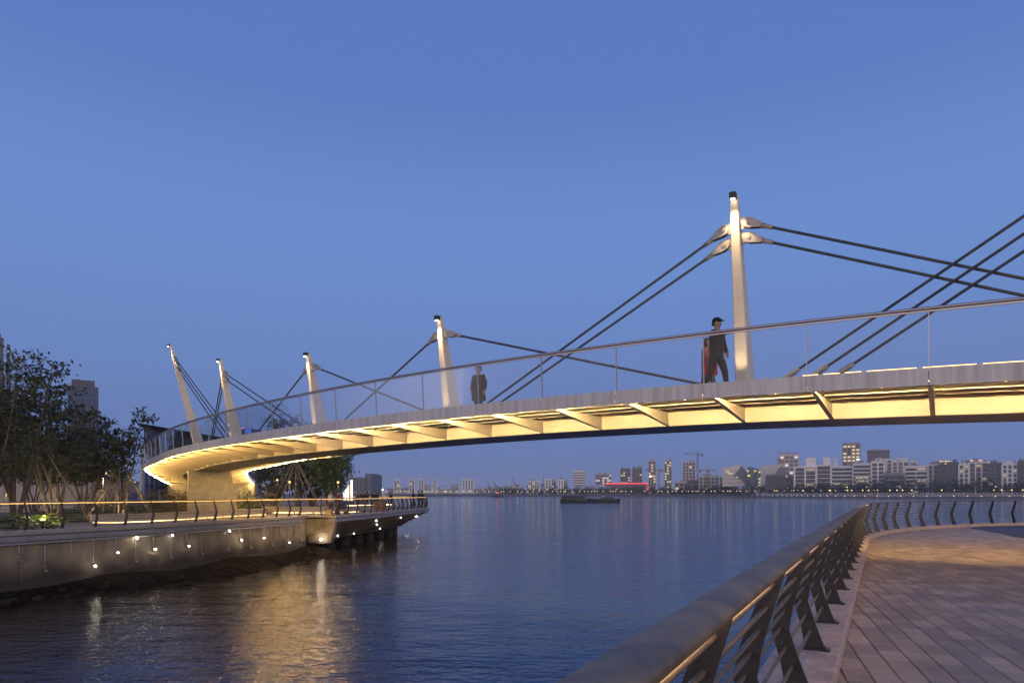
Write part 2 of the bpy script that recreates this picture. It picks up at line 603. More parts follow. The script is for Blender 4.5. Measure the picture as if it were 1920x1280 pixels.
pier = thing('overhanging_pier', 'curved promenade pier with slanted concrete underside reaching out over the river', 'pier', (-10.0, 44, 0))
PL = pierp.len - 6
b_ = MB()
b_.loft(along(pierp, 0.02, PL, [(-0.22, KERB - 0.37), (-0.22, KERB - 0.17), (-7, KERB - 0.17), (-7, 0.80), (-2.62, 0.80)], 0.8), True)
b_.build('slab', M['concrete'], pier)
d = 0.0
while d < PL - 0.2:
    e = min(d + 1.1, PL)
    b_ = MB()
    b_.loft(along(pierp, d + 0.012, e - 0.012, [(-0.05, KERB - 0.38), (-2.4, 0.85), (-2.4, 0.76), (-2.62, 0.76), (-0.24, KERB - 0.39)]), True)
    b_.build('underside_panel', M['concrete'], pier)
    d = e
d = 0.0
while d < PL - 0.2:
    e = min(d + 1.62, PL)
    b_ = MB()
    b_.loft(along(pierp, d + 0.008, e - 0.008, [(-0.52, KERB - 0.15), (0.0, KERB - 0.15), (0.0, KERB - 0.012), (-0.012, KERB), (-0.52, KERB)]), True)
    b_.build('coping_stone', M['coping'], pier)
    b_ = MB()
    b_.loft(along(pierp, d + 0.008, e - 0.008, [(-0.3, KERB - 0.37), (-0.02, KERB - 0.37), (-0.02, KERB - 0.19), (-0.3, KERB - 0.19)]), True)
    b_.build('band_panel', M['band'], pier)
    d = e
# the return between the wall and the pier
p0, p1 = Vector((-12.3, 41.0, 0)), Vector((-10.47, 40.5, 0))
dr = (p1 - p0).normalized()
nr = Vector((dr.y, -dr.x, 0))
for k in range(2):
    b_ = MB()
    q0, q1 = p0 + dr * (0.95 * k + 0.01), p0 + dr * (0.95 * k + 0.93)
    b_.prism([q0 + nr * 0.0 + Vector((0, 0, KERB - 0.15)), q1 + Vector((0, 0, KERB - 0.15)), q1 + Vector((0, 0, KERB)), q0 + Vector((0, 0, KERB))], -nr * 0.5)
    b_.build('coping_stone', M['coping'], pier)
b_ = MB()
b_.prism([p0 + Vector((0, 0, KERB - 0.37)), p1 + Vector((0, 0, KERB - 0.37)), p1 + Vector((0, 0, KERB - 0.19)), p0 + Vector((0, 0, KERB - 0.19))], -nr * 0.3)
b_.build('band_panel', M['band'], pier)
b_ = MB()
e0, e1, e2 = p0 + dr * 0.0 - nr * 0.06, p1 - nr * 0.06 - dr * 0.08, p1 - nr * 0.06 - dr * 0.36
b_.prism([Vector((e0.x, e0.y, KERB - 0.38)), Vector((e0.x, e0.y, 0.78)), Vector((e2.x, e2.y, 0.78)), Vector((e1.x, e1.y, KERB - 0.38))], -nr * 0.3)
b_.build('end_wall', M['concrete'], pier)
for k in range(13):
    dd = 0.6 + k * (PL - 1.5) / 12
    b_ = MB()
    b_.tube([pierp.off(dd, -3.3, -1.5), pierp.off(dd, -3.3, 0.82)], 0.4, 12)
    b_.build('pile', M['pile'], pier)
b_ = MB()
b_.loft(along(pierp, 0.3, PL - 1, [(-5.2, -1), (-5.2, 0.8), (-6, 0.8), (-6, -1)], 1.5), True)
b_.build('back_wall', M['pile'], pier)
PLAMPS = [(647, 0.20, 1), (654, 0.52, 1), (715, 0.16, 2), (731, 0.18, 2), (734, 0.48, 2), (746, 0.17, 1), (760, 0.17, 2), (770, 0.18, 2), (779, 0.5, 2), (792, 0.25, 1), (796, 0.3, 2), (787, 0.6, 2), (691, 0.92, 2), (704, 0.93, 2), (720, 0.95, 2), (668, 0.96, 2), (761, 0.9, 2)]
for px, u, lit in PLAMPS:
    dd = on_wall(pierp, px)
    dd = min(dd, PL - 1)
    lamp_at(pierp.off(dd, -0.05 - 2.35 * u + 0.07, KERB - 0.38 + (0.85 - KERB + 0.38) * u - 0.03), pier, lit)
lamp_at(Vector((-11.35, 40.55, 1.02)), pier, 1, 0.05)

# mud and rubble along the foot of the wall
b_ = MB()
rows = []
random.seed(3)
for k in range(int(wallp.len / 0.4) + 1):
    d = k * 0.4
    w0 = 0.8 * (1.4 + 0.9 * math.sin(d * 0.35) + 0.4 * math.sin(d * 1.3)) * (1.0 if d < 24 else 0.7)
    rows.append([wallp.off(d, 0.05, 0.50 + 0.1 * math.sin(d * 0.9)), wallp.off(d, 0.3 + 0.35 * w0, 0.36 + random.uniform(-.06, .06)), wallp.off(d, 0.3 + 0.7 * w0, 0.17 + random.uniform(-.07, .07)), wallp.off(d, 0.5 + w0 + random.uniform(-.15, .15), -0.12)])
for k in range(7):
    p = Vector((-12.2 + 0.42 * k, 40.9 - 0.1 * k, 0))
    h = 0.62 * (1 - k / 7.5)
    rows.append([p + Vector((0, 0.4, h + 0.06)), p + Vector((0.1, -0.2, h * 0.7)), p + Vector((0.2, -0.8, h * 0.3)), p + Vector((0.3, -1.4 + random.uniform(-.2, .2), -0.12))])
b_.loft(rows, False, 0, False, False)
b_.build('mud_bank', M['mud'], kind='structure', label='dark wet mud bank at the foot of the river wall')
b_ = MB()
for k in range(170):
    d = random.uniform(8, wallp.len)
    r = random.uniform(0.05, 0.17)
    c = wallp.off(d, random.uniform(0.4, 2.2), random.uniform(-0.05, 0.3))
    b_.sphere(c, r, 5, 3, 0, (random.uniform(.8, 1.4), random.uniform(.8, 1.4), random.uniform(.5, .8)))
b_.build('rubble', M['stone'], kind='stuff', label='small dark stones scattered on the mud by the wall')


# ------------------------------------------------------------------ railings
def post_mesh(lean=1.0):
    """bent plate post: u outward, v up"""
    b = MB()
    left = [(0.17, 0.012), (0.205, 0.20), (0.262, 0.40), (0.232, 0.55), (0.080, 0.972)]
    right = [(0.015, 0.012), (0.085, 0.20), (0.150, 0.40), (0.128, 0.55), (0.008, 0.972)]
    t = 0.016
    rings = []
    for (a, v), (c, v2) in zip(left, right):
        rings.append([Vector((a, -t, v)), Vector((a, t, v)), Vector((c, t, v2)), Vector((c, -t, v2))])
    b.loft(rings, True)
    return b


def foot_mesh():
    b = MB()
    b.box((0.09, 0, 0.008), (0.22, 0.10, 0.016))
    for s in (-1, 1):
        b.tube([(0.165, s * 0.036, 0.016), (0.165, s * 0.036, 0.03)], 0.011, 6)
        b.tube([(0.02, s * 0.036, 0.016), (0.02, s * 0.036, 0.03)], 0.011, 6)
    return b


_pm = post_mesh().build('post', M['post'])
_fm = foot_mesh().build('base_plate', M['post'])
PM, FM = _pm.data, _fm.data
bpy.data.objects.remove(_pm)
bpy.data.objects.remove(_fm)
BARS = [(0.072, 0.87), (0.105, 0.755), (0.140, 0.64), (0.180, 0.525), (0.205, 0.41), (0.170, 0.285), (0.132, 0.16)]


def railing(root, path, a, b, base_n, z0, phase, spacing, out_sign, barmat, railmat, foot=True, bar_parts=True, rail_n=0.03):
    """base_n: where the inner tip of the posts stands; out_sign: +1 when outward is to the right of the travel"""
    d = a + phase
    while d < b:
        p = path.off(d, base_n, z0)
        t = path.dir(d)
        ax = Vector((t.y, -t.x, 0)) * out_sign
        ay = Vector((0, 0, 1)).cross(ax)
        rot = Matrix((ax, ay, Vector((0, 0, 1)))).transposed().to_4x4()
        o = bpy.data.objects.new('post', PM)
        COL.objects.link(o)
        o.parent = root
        o.matrix_local = Matrix.Translation(p - LOC[root.name]) @ rot
        if foot:
            f = bpy.data.objects.new('base_plate', FM)
            COL.objects.link(f)
            f.parent = o
        d += spacing
    n = int((b - a) / 0.35)
    ds = [a + (b - a) * k / n for k in range(n + 1)]
    for u, v in BARS:
        m = MB()
        m.tube([path.off(q, base_n + out_sign * u, z0 + v) for q in ds], 0.0125, 6)
        m.build('bar', barmat, root)
    m = MB()
    rings = []
    for q in ds:
        c = path.off(q, base_n + out_sign * rail_n, z0 + 0.992)
        t = path.dir(q)
        ax = Vector((t.y, -t.x, 0)) * out_sign
        rings.append([c + ax * (0.068 * math.cos(2 * math.pi * j / 14)) + Vector((0, 0, 0.030 * math.sin(2 * math.pi * j / 14))) for j in range(14)])
    m.loft(rings, True, 0, True)
    m.build('handrail', railmat, root)


right_railing = thing('river_railing', 'bronze topped river railing in the foreground curving along the right promenade', 'railing', (2.6, 5.7, KERB))
tips = [(2.638 + 0.541 * (y - 5.714) + (0.07 if y < -2 else 0.05 if y < 0 else 0.012 if y < 5 else 0), y) for y in (-6.0, -1.5, 3.0, 8.0, 13.0, 17.5, 20.5)]
rp = Path(tips + [(11.94, 22.55), (12.76, 23.6), (13.65, 24.65), (14.55, 25.6), (15.65, 26.6), (16.9, 27.6), (18.2, 28.5), (19.5, 29.3), (20.9, 29.95), (22.3, 30.45), (24.2, 30.9), (27.5, 31.35), (33, 31.8), (42, 32)])
d0 = rp.near(2.638, 5.714)
ph = d0 % 1.366
railing(right_railing, rp, 0.0, rp.len, 0.0, KERB, ph, 1.366, -1, M['bar'], M['bronze'])

left_railing = thing('bank_railing', 'left bank railing with a glowing handrail running along the river wall and pier', 'railing', (-17.6, 23.2, KERB))
lp = Path([(-21.6, 12.5), (-19.6, 17.6), (-17.4, 23.2), (-15.06, 29.2), (-13.5, 35.2), (-12.5, 39.6), (-12.25, 41.0), (-11.4, 40.95), (-10.6, 41.0), (-10.3, 41.8), (-9.75, 43.9), (-9.1, 48.7), (-8.4, 55), (-7.96, 60), (-7.75, 63.2), (-8.3, 66.5), (-10.2, 69.3), (-14, 71), (-22, 72.2)], 0.2)
railing(left_railing, lp, 0.0, lp.len - 4, -0.33, KERB, (lp.near(-16.99, 24.06)) % 1.31, 1.31, 1, M['bar'], M['bronze'], foot=False)
m = MB()
n = int((lp.len - 4) / 0.5)
for k in range(n):
    q = k * 0.5
    m.loft(along(lp, q + 0.01, q + 0.45, [(-0.35, KERB + 0.945), (-0.27, KERB + 0.945), (-0.27, KERB + 0.961), (-0.35, KERB + 0.961)]), True)
m.build('light_strip', M['led3'], left_railing)

m = MB()
for k in range(int(rp.near(11.1, 21.2) / 0.5)):
    m.loft(along(rp, k * 0.5 + 0.01, k * 0.5 + 0.46, [(-0.045, KERB + 0.9575), (-0.015, KERB + 0.9575), (-0.015, KERB + 0.9605), (-0.045, KERB + 0.9605)]), True)
m.build('light_strip', M['rail_fill'], right_railing)  # unseen strip added under the right handrail to light the kerb

# ------------------------------------------------------------------ right promenade: kerb, pavers
b_ = MB()
n = 60
rings = [[rp.off(rp.len * k / n, -0.36, KERB - 0.05), rp.off(rp.len * k / n, -0.36, -1.0), rp.off(rp.len * k / n, 0.05, -1.0), rp.off(rp.len * k / n, 0.05, KERB - 0.05)] for k in range(n + 1)]
b_.loft(rings, True)
rw = b_.build('quay_wall', M['concrete'], loc=(2.6, 5.7, 0), label='concrete quay wall dropping from the right kerb to the river', cat='wall')
kerb = thing('kerb', 'pink granite kerb of long stones carrying the foreground railing', 'kerb', (2.6, 5.7, PAVE))
d = max(0, d0 - 9)
while d < rp.len - 0.5:
    b_ = MB()
    b_.loft(along(rp, d + 0.004, d + 1.096, [(0.10, PAVE - 0.06), (0.10, KERB - 0.015), (0.085, KERB), (-0.40, KERB), (-0.40, PAVE - 0.06)], 0.37), True)
    b_.build('kerb_stone', M['kerb'], kerb)
    d += 1.10


def tile_material(name, attr):
    m = bpy.data.materials.new(name)
    m.use_nodes = True
    t = m.node_tree
    b = t.nodes['Principled BSDF']
    b.inputs['Roughness'].default_value = 0.78
    if attr:
        a = t.nodes.new('ShaderNodeAttribute')
        a.attribute_name = 'shade'
        src = a.outputs['Fac']
    else:
        a = t.nodes.new('ShaderNodeObjectInfo')
        src = a.outputs['Random']
    r = t.nodes.new('ShaderNodeValToRGB')
    r.color_ramp.elements[0].color = (0.35, 0.255, 0.185, 1)
    r.color_ramp.elements[1].color = (0.52, 0.385, 0.285, 1)
    e = r.color_ramp.elements.new(0.5)
    e.color = (0.41, 0.30, 0.215, 1)
    e = r.color_ramp.elements.new(0.12)
    e.color = (0.33, 0.260, 0.215, 1)
    t.links.new(src, r.inputs[0])
    g = t.nodes.new('ShaderNodeNewGeometry')
    n = t.nodes.new('ShaderNodeTexNoise')
    n.inputs['Scale'].default_value = 1.6
    n.inputs['Detail'].default_value = 9
    n.inputs['Roughness'].default_value = 0.7
    t.links.new(g.outputs['Position'], n.inputs[0])
    mr = t.nodes.new('ShaderNodeMapRange')
    mr.inputs['From Min'].default_value = 0.3
    mr.inputs['From Max'].default_value = 0.7
    mr.inputs['To Min'].default_value = 0.66
    mr.inputs['To Max'].default_value = 1.18
    t.links.new(n.outputs[0], mr.inputs[0])
    mx = t.nodes.new('ShaderNodeMix')
    mx.data_type = 'RGBA'
    mx.blend_type = 'MULTIPLY'
    mx.inputs[0].default_value = 1
    t.links.new(r.outputs[0], mx.inputs[6])
    t.links.new(mr.outputs[0], mx.inputs[7])
    t.links.new(mx.outputs[2], b.inputs['Base Color'])
    n2 = t.nodes.new('ShaderNodeTexNoise')
    n2.inputs['Scale'].default_value = 90
    n2.inputs['Detail'].default_value = 3
    t.links.new(g.outputs['Position'], n2.inputs[0])
    bp = t.nodes.new('ShaderNodeBump')
    bp.inputs['Strength'].default_value = 0.25
    bp.inputs['Distance'].default_value = 0.004
    t.links.new(n2.outputs[0], bp.inputs['Height'])
    t.links.new(bp.outputs[0], b.inputs['Normal'])
    return m


TU, TV = Vector((0.3287, 0.9444, 0)), Vector((0.9444, -0.3287, 0))


def tile_verts(c, tilt, g=0.004):
    out = []
    for z, ins in ((-0.05, 0.0), (-0.006, 0.0), (0.0, 0.006)):
        for su, sv in ((-1, -1), (1, -1), (1, 1), (-1, 1)):
            du, dv = su * (0.2 - g - ins), sv * (0.1 - g - ins)
            p = c + TU * du + TV * dv
            out.append(Vector((p.x, p.y, c.z + z + tilt[0] * du + tilt[1] * dv)))
    return out


TF = [(0, 4, 5, 1), (1, 5, 6, 2), (2, 6, 7, 3), (3, 7, 4, 0), (4, 8, 9, 5), (5, 9, 10, 6), (6, 10, 11, 7), (7, 11, 8, 4), (8, 11, 10, 9)]
kerb_in = [rp.off(k * 0.25, 0.08, 0) for k in range(int(rp.len / 0.25))]


def left_of_kerb(x, y):
    best = min(kerb_in, key=lambda q: (q.x - x) ** 2 + (q.y - y) ** 2)
    k = kerb_in.index(best)
    a = kerb_in[max(k - 1, 0)]
    c = kerb_in[min(k + 1, len(kerb_in) - 1)]
    return (c.x - a.x) * (y - a.y) - (c.y - a.y) * (x - a.x) > 0.09 * 0.5


tiles = []
for iu in range(0, 90):
    for iv in range(-20, 90):
        c = TU * (iu * 0.4 + (0.2 if iv % 2 else 0.0)) + TV * (iv * 0.2)
        if c.y < 2.5 or c.y > 30.2 or c.x < 0.5 or c.x / c.y > 0.95 and c.y > 6:
            continue
        # grey asphalt begins on the far right
        if c.x > 16.55 + (c.y - 22.2) * 0.40 and c.y > 14:
            continue
        if left_of_kerb(c.x, c.y):
            continue
        tiles.append(c)
paving = thing('paving', 'paved right promenade laid in pinkish granite setts in slanting running bond', 'pavement', (4, 6, PAVE))
paving['kind'] = 'structure'
del paving['category']


def tile_seen(c):
    px, py = 960 + F * c.x / c.y, 924.5 + F * 1.43 / c.y
    return px < 1935 and py < 1295


tiles.sort(key=lambda c: c.length + (0 if tile_seen(c) else 100))
near, rest = tiles[:300], tiles[300:]
TM = tile_material('granite_sett', False)
b_ = MB()
b_.v = [tuple(p) for p in tile_verts(Vector((0, 0, 0)), (0, 0))]
for f in TF:
    b_.face(f)
_t = b_.build('sett', TM)
TMesh = _t.data
bpy.data.objects.remove(_t)
random.seed(11)
for c in near:
    o = bpy.data.objects.new('sett', TMesh)
    COL.objects.link(o)
    o.parent = paving
    o.location = (c.x - 4, c.y - 6, random.uniform(-0.0025, 0.0015))
    o.rotation_euler = (random.gauss(0, 0.004), random.gauss(0, 0.004), random.gauss(0, 0.003))
b_ = MB()
shade = []
for c in rest:
    n = len(b_.v)
    b_.v += [tuple(p) for p in tile_verts(Vector((c.x, c.y, PAVE + random.uniform(-0.002, 0.001))), (random.gauss(0, 0.004), random.gauss(0, 0.004)))]
    r = random.random()
    for f in TF:
        b_.face([n + i for i in f])
        shade.append(r)
o = b_.build('sett_field', tile_material('granite_sett_field', True), paving, kind='stuff')
at_ = o.data.attributes.new('shade', 'FLOAT', 'FACE')
at_.data.foreach_set('value', shade)
b_ = MB()
ins = [rp.off(k * rp.len / 60, -0.05, PAVE - 0.02) for k in range(61)]
n0 = len(ins)
b_.v = [tuple(p) for p in ins] + [(p.x + 40, p.y - 12, PAVE - 0.02) for p in ins]
for i in range(n0 - 1):
    b_.face((i, i + 1, n0 + i + 1, n0 + i))
b_.build('paving_bed', M['joint'], kind='structure', label='sand bed showing in the joints between the setts')
b_ = MB()
b_.v = [(13.0, 13.3, PAVE + 0.004), (16.6, 22.2, PAVE + 0.004), (17.6, 25.0, PAVE + 0.004), (18.95, 28.3, PAVE + 0.004)] + [tuple(rp.off(d, 0.12, PAVE + 0.004)) for d in [rp.near(20.0, 29.4) + k for k in range(18)]] + [(45, 28, PAVE + 0.004), (40, 2, PAVE + 0.004), (20, 0, PAVE + 0.004)]
b_.face(range(len(b_.v)))
b_.build('asphalt_path', M['asphalt'], kind='structure', label='blue grey asphalt path joining the paving at the far right')

# ------------------------------------------------------------------ footbridge
BS0 = -16.0
BX = [21.932, 21.031, 20.133, 19.239, 18.348, 17.461, 16.577, 15.696, 14.819, 13.946, 13.077, 12.211, 11.349, 10.491, 9.636, 8.786, 7.94, 7.097, 6.259, 5.425, 4.595, 3.769, 2.948, 2.131, 1.319, 0.511, -0.292, -1.09, -1.882, -2.669, -3.45, -4.225, -4.994, -5.756, -6.512, -7.26, -8.001, -8.734, -9.459, -10.176, -10.884, -11.583, -12.273, -12.954, -13.626, -14.287, -14.939, -15.582, -16.214, -16.836, -17.448, -18.051, -18.644, -19.228, -19.802, -20.368, -20.926, -21.477, -22.024, -22.573, -23.127, -23.688, -24.251, -24.806, -25.344, -25.864, -26.361, -26.834, -27.285, -27.711, -28.114, -28.492, -28.845, -29.174, -29.477, -29.755, -30.007, -30.234, -30.435, -30.61]
BY = [5.271, 5.705, 6.145, 6.593, 7.047, 7.508, 7.976, 8.45, 8.931, 9.418, 9.912, 10.412, 10.919, 11.433, 11.952, 12.478, 13.011, 13.55, 14.095, 14.647, 15.205, 15.769, 16.339, 16.916, 17.499, 18.089, 18.685, 19.288, 19.898, 20.515, 21.139, 21.771, 22.41, 23.058, 23.713, 24.376, 25.048, 25.728, 26.417, 27.114, 27.82, 28.535, 29.259, 29.991, 30.732, 31.482, 32.24, 33.007, 33.781, 34.564, 35.355, 36.153, 36.958, 37.77, 38.588, 39.413, 40.243, 41.078, 41.914, 42.75, 43.583, 44.41, 45.237, 46.069, 46.912, 47.766, 48.634, 49.515, 50.407, 51.312, 52.227, 53.153, 54.088, 55.033, 55.986, 56.946, 57.914, 58.888, 59.867, 60.852]
BT = [2.696, 2.689, 2.681, 2.674, 2.666, 2.659, 2.651, 2.644, 2.636, 2.629, 2.621, 2.614, 2.606, 2.599, 2.591, 2.584, 2.576, 2.569, 2.561, 2.553, 2.546, 2.538, 2.531, 2.523, 2.515, 2.507, 2.499, 2.49, 2.481, 2.472, 2.463, 2.453, 2.443, 2.432, 2.422, 2.411, 2.399, 2.388, 2.376, 2.364, 2.351, 2.339, 2.326, 2.313, 2.3, 2.287, 2.275, 2.262, 2.249, 2.236, 2.224, 2.212, 2.2, 2.188, 2.178, 2.167, 2.158, 2.151, 2.15, 2.154, 2.163, 2.17, 2.165, 2.15, 2.129, 2.104, 2.078, 2.051, 2.025, 1.998, 1.972, 1.945, 1.919, 1.892, 1.866, 1.839, 1.813, 1.786, 1.76, 1.733]
BZ = [1.531, 1.58, 1.65, 1.725, 1.8, 1.875, 1.95, 2.023, 2.09, 2.148, 2.2, 2.248, 2.29, 2.323, 2.35, 2.375, 2.398, 2.419, 2.439, 2.458, 2.475, 2.487, 2.494, 2.5, 2.505, 2.509, 2.511, 2.513, 2.513, 2.511, 2.505, 2.497, 2.488, 2.478, 2.469, 2.459, 2.448, 2.438, 2.429, 2.42, 2.412, 2.404, 2.395, 2.386, 2.376, 2.365, 2.356, 2.347, 2.34, 2.333, 2.324, 2.313, 2.298, 2.28, 2.262, 2.244, 2.226, 2.208, 2.19, 2.172, 2.154, 2.136, 2.118, 2.102, 2.093, 2.088, 2.088, 2.089, 2.089, 2.09, 2.088, 2.055, 1.984, 1.873, 1.743, 1.612, 1.482, 1.352, 1.225, 1.114]
BS = [BS0 + k for k in range(len(BX))]


def smooth(a):
    b = a[:]
    for i in range(1, len(a) - 1):
        b[i] = (a[i - 1] + 2 * a[i] + a[i + 1]) / 4
    return b


BT = smooth(smooth(smooth(BT)))
BZ = smooth(BZ)
for _ in range(22):
    BZ = BZ[:54] + smooth(BZ[53:])[1:]
for _ in range(6):
    BX = BX[:56] + smooth(BX[55:])[1:]
    BY = BY[:56] + smooth(BY[55:])[1:]


def interp(a, s):
    u = min(max(s - BS0, 0), len(a) - 1.001)
    i = int(u)
    return a[i] + (a[i + 1] - a[i]) * (u - i)


def BP(s, w, dz):
    """s along the deck, w metres in from the outer edge, dz above the top of the outer fascia"""
    t = interp(BT, s)
    return Vector((interp(BX, s) + w * math.sin(t), interp(BY, s) - w * math.cos(t), CAMZ + interp(BZ, s) + dz))


def BO(s):
    t = interp(BT, s)
    return Vector((-math.sin(t), math.cos(t), 0)), Vector((math.cos(t), math.sin(t), 0))


def bsec(s0, s1, sec, step=0.55):
    n = max(1, int(math.ceil((s1 - s0) / step)))
    return [[BP(s0 + (s1 - s0) * k / n, w, z) for w, z in sec] for k in range(n + 1)]


SA, SB, WID, JL, RL = -14.2, 62.9, 7.35, 2.176, 2.0909
bridge = thing('footbridge', 'long curved cable stayed footbridge with glass sides and golden lit underside', 'bridge', (-6.5, 23.7, CAMZ + 1.8))
MB().loft(bsec(SA, SB, [(0.10, -0.05), (WID - 0.10, -0.05), (WID - 0.10, -0.20), (0.10, -0.20)])).build('deck', M['deck'], bridge)
MB().loft(bsec(SA, SB, [(0.045, -0.203), (WID - 0.045, -0.203), (WID - 0.045, -0.225), (0.045, -0.225)])).build('soffit', M['cream'], bridge)
MB().loft(bsec(SA, SB, [(2.63, -0.228), (4.72, -0.228), (4.72, -0.655), (2.63, -0.655)])).build('box_girder', M['cream'], bridge)
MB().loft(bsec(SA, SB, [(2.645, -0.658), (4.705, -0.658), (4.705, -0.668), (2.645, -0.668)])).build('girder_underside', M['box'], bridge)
ks = range(-6, 29)
for k in ks:
    a, b = max(k * JL + 0.006, SA), min((k + 1) * JL - 0.006, SB)
    MB().loft(bsec(a, b, [(0.0, 0.0), (0.0, -0.335), (0.014, -0.335), (0.014, -0.012), (0.13, -0.012), (0.13, 0.0)])).build('fascia_panel', M['fascia'], bridge)
    MB().loft(bsec(a, b, [(WID, 0.0), (WID - 0.13, 0.0), (WID - 0.13, -0.012), (WID - 0.014, -0.012), (WID - 0.014, -0.335), (WID, -0.335)])).build('inner_fascia_panel', M['fascia'], bridge)
    MB().loft(bsec(a + 0.012, b - 0.012, [(0.060, 0.004), (0.077, 0.004), (0.014, 1.085), (-0.003, 1.085)])).build('glass_panel', M['glass'], bridge)
    s = k * JL
    p = MB()
    o_, t_ = BO(s)
    bt, tp = BP(s, 0.062, 0.002), BP(s, 0.0, 1.10)
    p.prism([bt - t_ * 0.007 - o_ * 0.0, bt + t_ * 0.007, bt + t_ * 0.007 - o_ * 0.045, bt - t_ * 0.007 - o_ * 0.045], tp - bt)
    p.build('baluster', M['stainless'], bridge)
MB().tube([BP(SA + k * 0.55, -0.01, 1.125) for k in range(int((SB - SA) / 0.55))], 0.032, 10).build('handrail', M['stainless'], bridge)
MB().loft(bsec(SA, SB, [(-0.012, 1.060), (0.022, 1.060), (0.022, 1.087), (-0.012, 1.087)])).build('glass_channel', M['stainless'], bridge)


def rib(s, outer=True):
    o_, t_ = BO(s)
    prof = [(0.06, -0.228), (0.06, -0.330), (0.45, -0.372), (0.95, -0.435), (1.5, -0.515), (2.1, -0.590), (2.628, -0.650), (2.628, -0.228)]
    m_ = MB()
    pts = [BP(s, w if outer else WID - w, z) for w, z in prof]
    m_.prism([p - t_ * 0.008 for p in pts], t_ * 0.016)
    low = prof[1:7]
    rings = []
    for w, z in low:
        c = BP(s, w if outer else WID - w, z)
        rings.append([c - t_ * 0.05, c + t_ * 0.05, c + t_ * 0.05 - Vector((0, 0, 0.012)), c - t_ * 0.05 - Vector((0, 0, 0.012))])
    m_.loft(rings, True)
    return m_


M['soffit_shade'] = mat('painted_soffit_shade', (0.13, 0.10, 0.075), 0.8, var=0.2, scale=3)  # shade on the unlit board undersides, put into their colour


def fin(a, b, w):
    m_ = MB().loft(bsec(a, b, [(w, -0.227), (w + 0.022, -0.227), (w + 0.022, -0.300), (w, -0.300)]))
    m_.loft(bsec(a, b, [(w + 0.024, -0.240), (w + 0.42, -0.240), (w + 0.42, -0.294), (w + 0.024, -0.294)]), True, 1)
    return m_


S0R = -0.033
for k in range(-6, 30):
    s = S0R + k * RL
    if not SA < s < SB:
        continue
    rib(s, True).build('rib', M['cream'], bridge)
    if s > 30:
        rib(s, False).build('rib', M['cream'], bridge)
    s1 = s + RL
    if s1 < SB:
        for w in (0.36, 1.08, 1.80):
            fin(s + 0.06, s1 - 0.06, w).build('soffit_fin', [M['cream'], M['soffit_shade']], bridge)
# half joint brackets under two bays
for s in (S0R + 9 * RL, S0R + 10 * RL):
    o_, t_ = BO(s + 0.2)
    m_ = MB()
    m_.box(BP(s + 0.25, 2.35, -0.45), (0.38, 0.16, 0.34), (t_, o_, Vector((0, 0, 1))))
    m_.box(BP(s + 0.62, 2.38, -0.36), (0.12, 0.12, 0.22), (t_, o_, Vector((0, 0, 1))))
    m_.build('joint_bracket', M['cream'], bridge)

# light lines
m_, m2_ = MB(), MB()
hs = MB()
s = SA
while s < SB - 0.3:
    (m_ if s < 21 else m2_).loft(bsec(s, s + 0.97, [(0.101, -0.330), (0.101, -0.300)]), False, 0, False, False)
    hs.loft(bsec(s, s + 0.985, [(0.018, -0.275), (0.110, -0.275), (0.110, -0.298), (0.099, -0.298), (0.099, -0.331), (0.110, -0.331), (0.110, -0.334), (0.060, -0.334), (0.060, -0.290), (0.018, -0.290)]), True)
    s += 1.0
m_.build('light_strip', M['led'], bridge)
m2_.build('light_strip', M['led_far'], bridge)
hs.build('light_housing', M['black'], bridge)
m_ = MB()
hs = MB()
s = 30.0
while s < SB - 0.3:
    m_.loft(bsec(s, s + 0.97, [(WID - 0.105, -0.290), (WID - 0.085, -0.290), (WID - 0.085, -0.318), (WID - 0.105, -0.318)]), True)
    hs.loft(bsec(s, s + 0.985, [(WID - 0.018, -0.290), (WID - 0.060, -0.290), (WID - 0.060, -0.320), (WID - 0.082, -0.320), (WID - 0.082, -0.287), (WID - 0.110, -0.287), (WID - 0.110, -0.275), (WID - 0.018, -0.275)]), True)
    s += 1.0
m_.build('light_strip', M['led_far'], bridge)
hs.build('light_housing', M['black'], bridge)
m_ = MB()
s = SA
while s < 2.2:
    ln = 0.86 if s < 0.9 else 0.3
    m_.loft(bsec(s, s + ln, [(0.10, 0.004), (0.15, 0.004), (0.15, 0.030), (0.10, 0.030)]), True)
    s += ln + 0.10
m_.build('light_strip', emat('deck_edge_led', (1.0, 0.55, 0.2), 4.0), bridge)
m_ = MB()
s = 2.6
while s < SB:
    m_.loft(bsec(s, s + 0.8, [(0.14, -0.045), (0.18, -0.045), (0.18, -0.012), (0.14, -0.012)]), True)
    s += 0.95
m_.build('light_strip', emat('deck_edge_led_low', (1.0, 0.55, 0.2), 3.0), bridge)

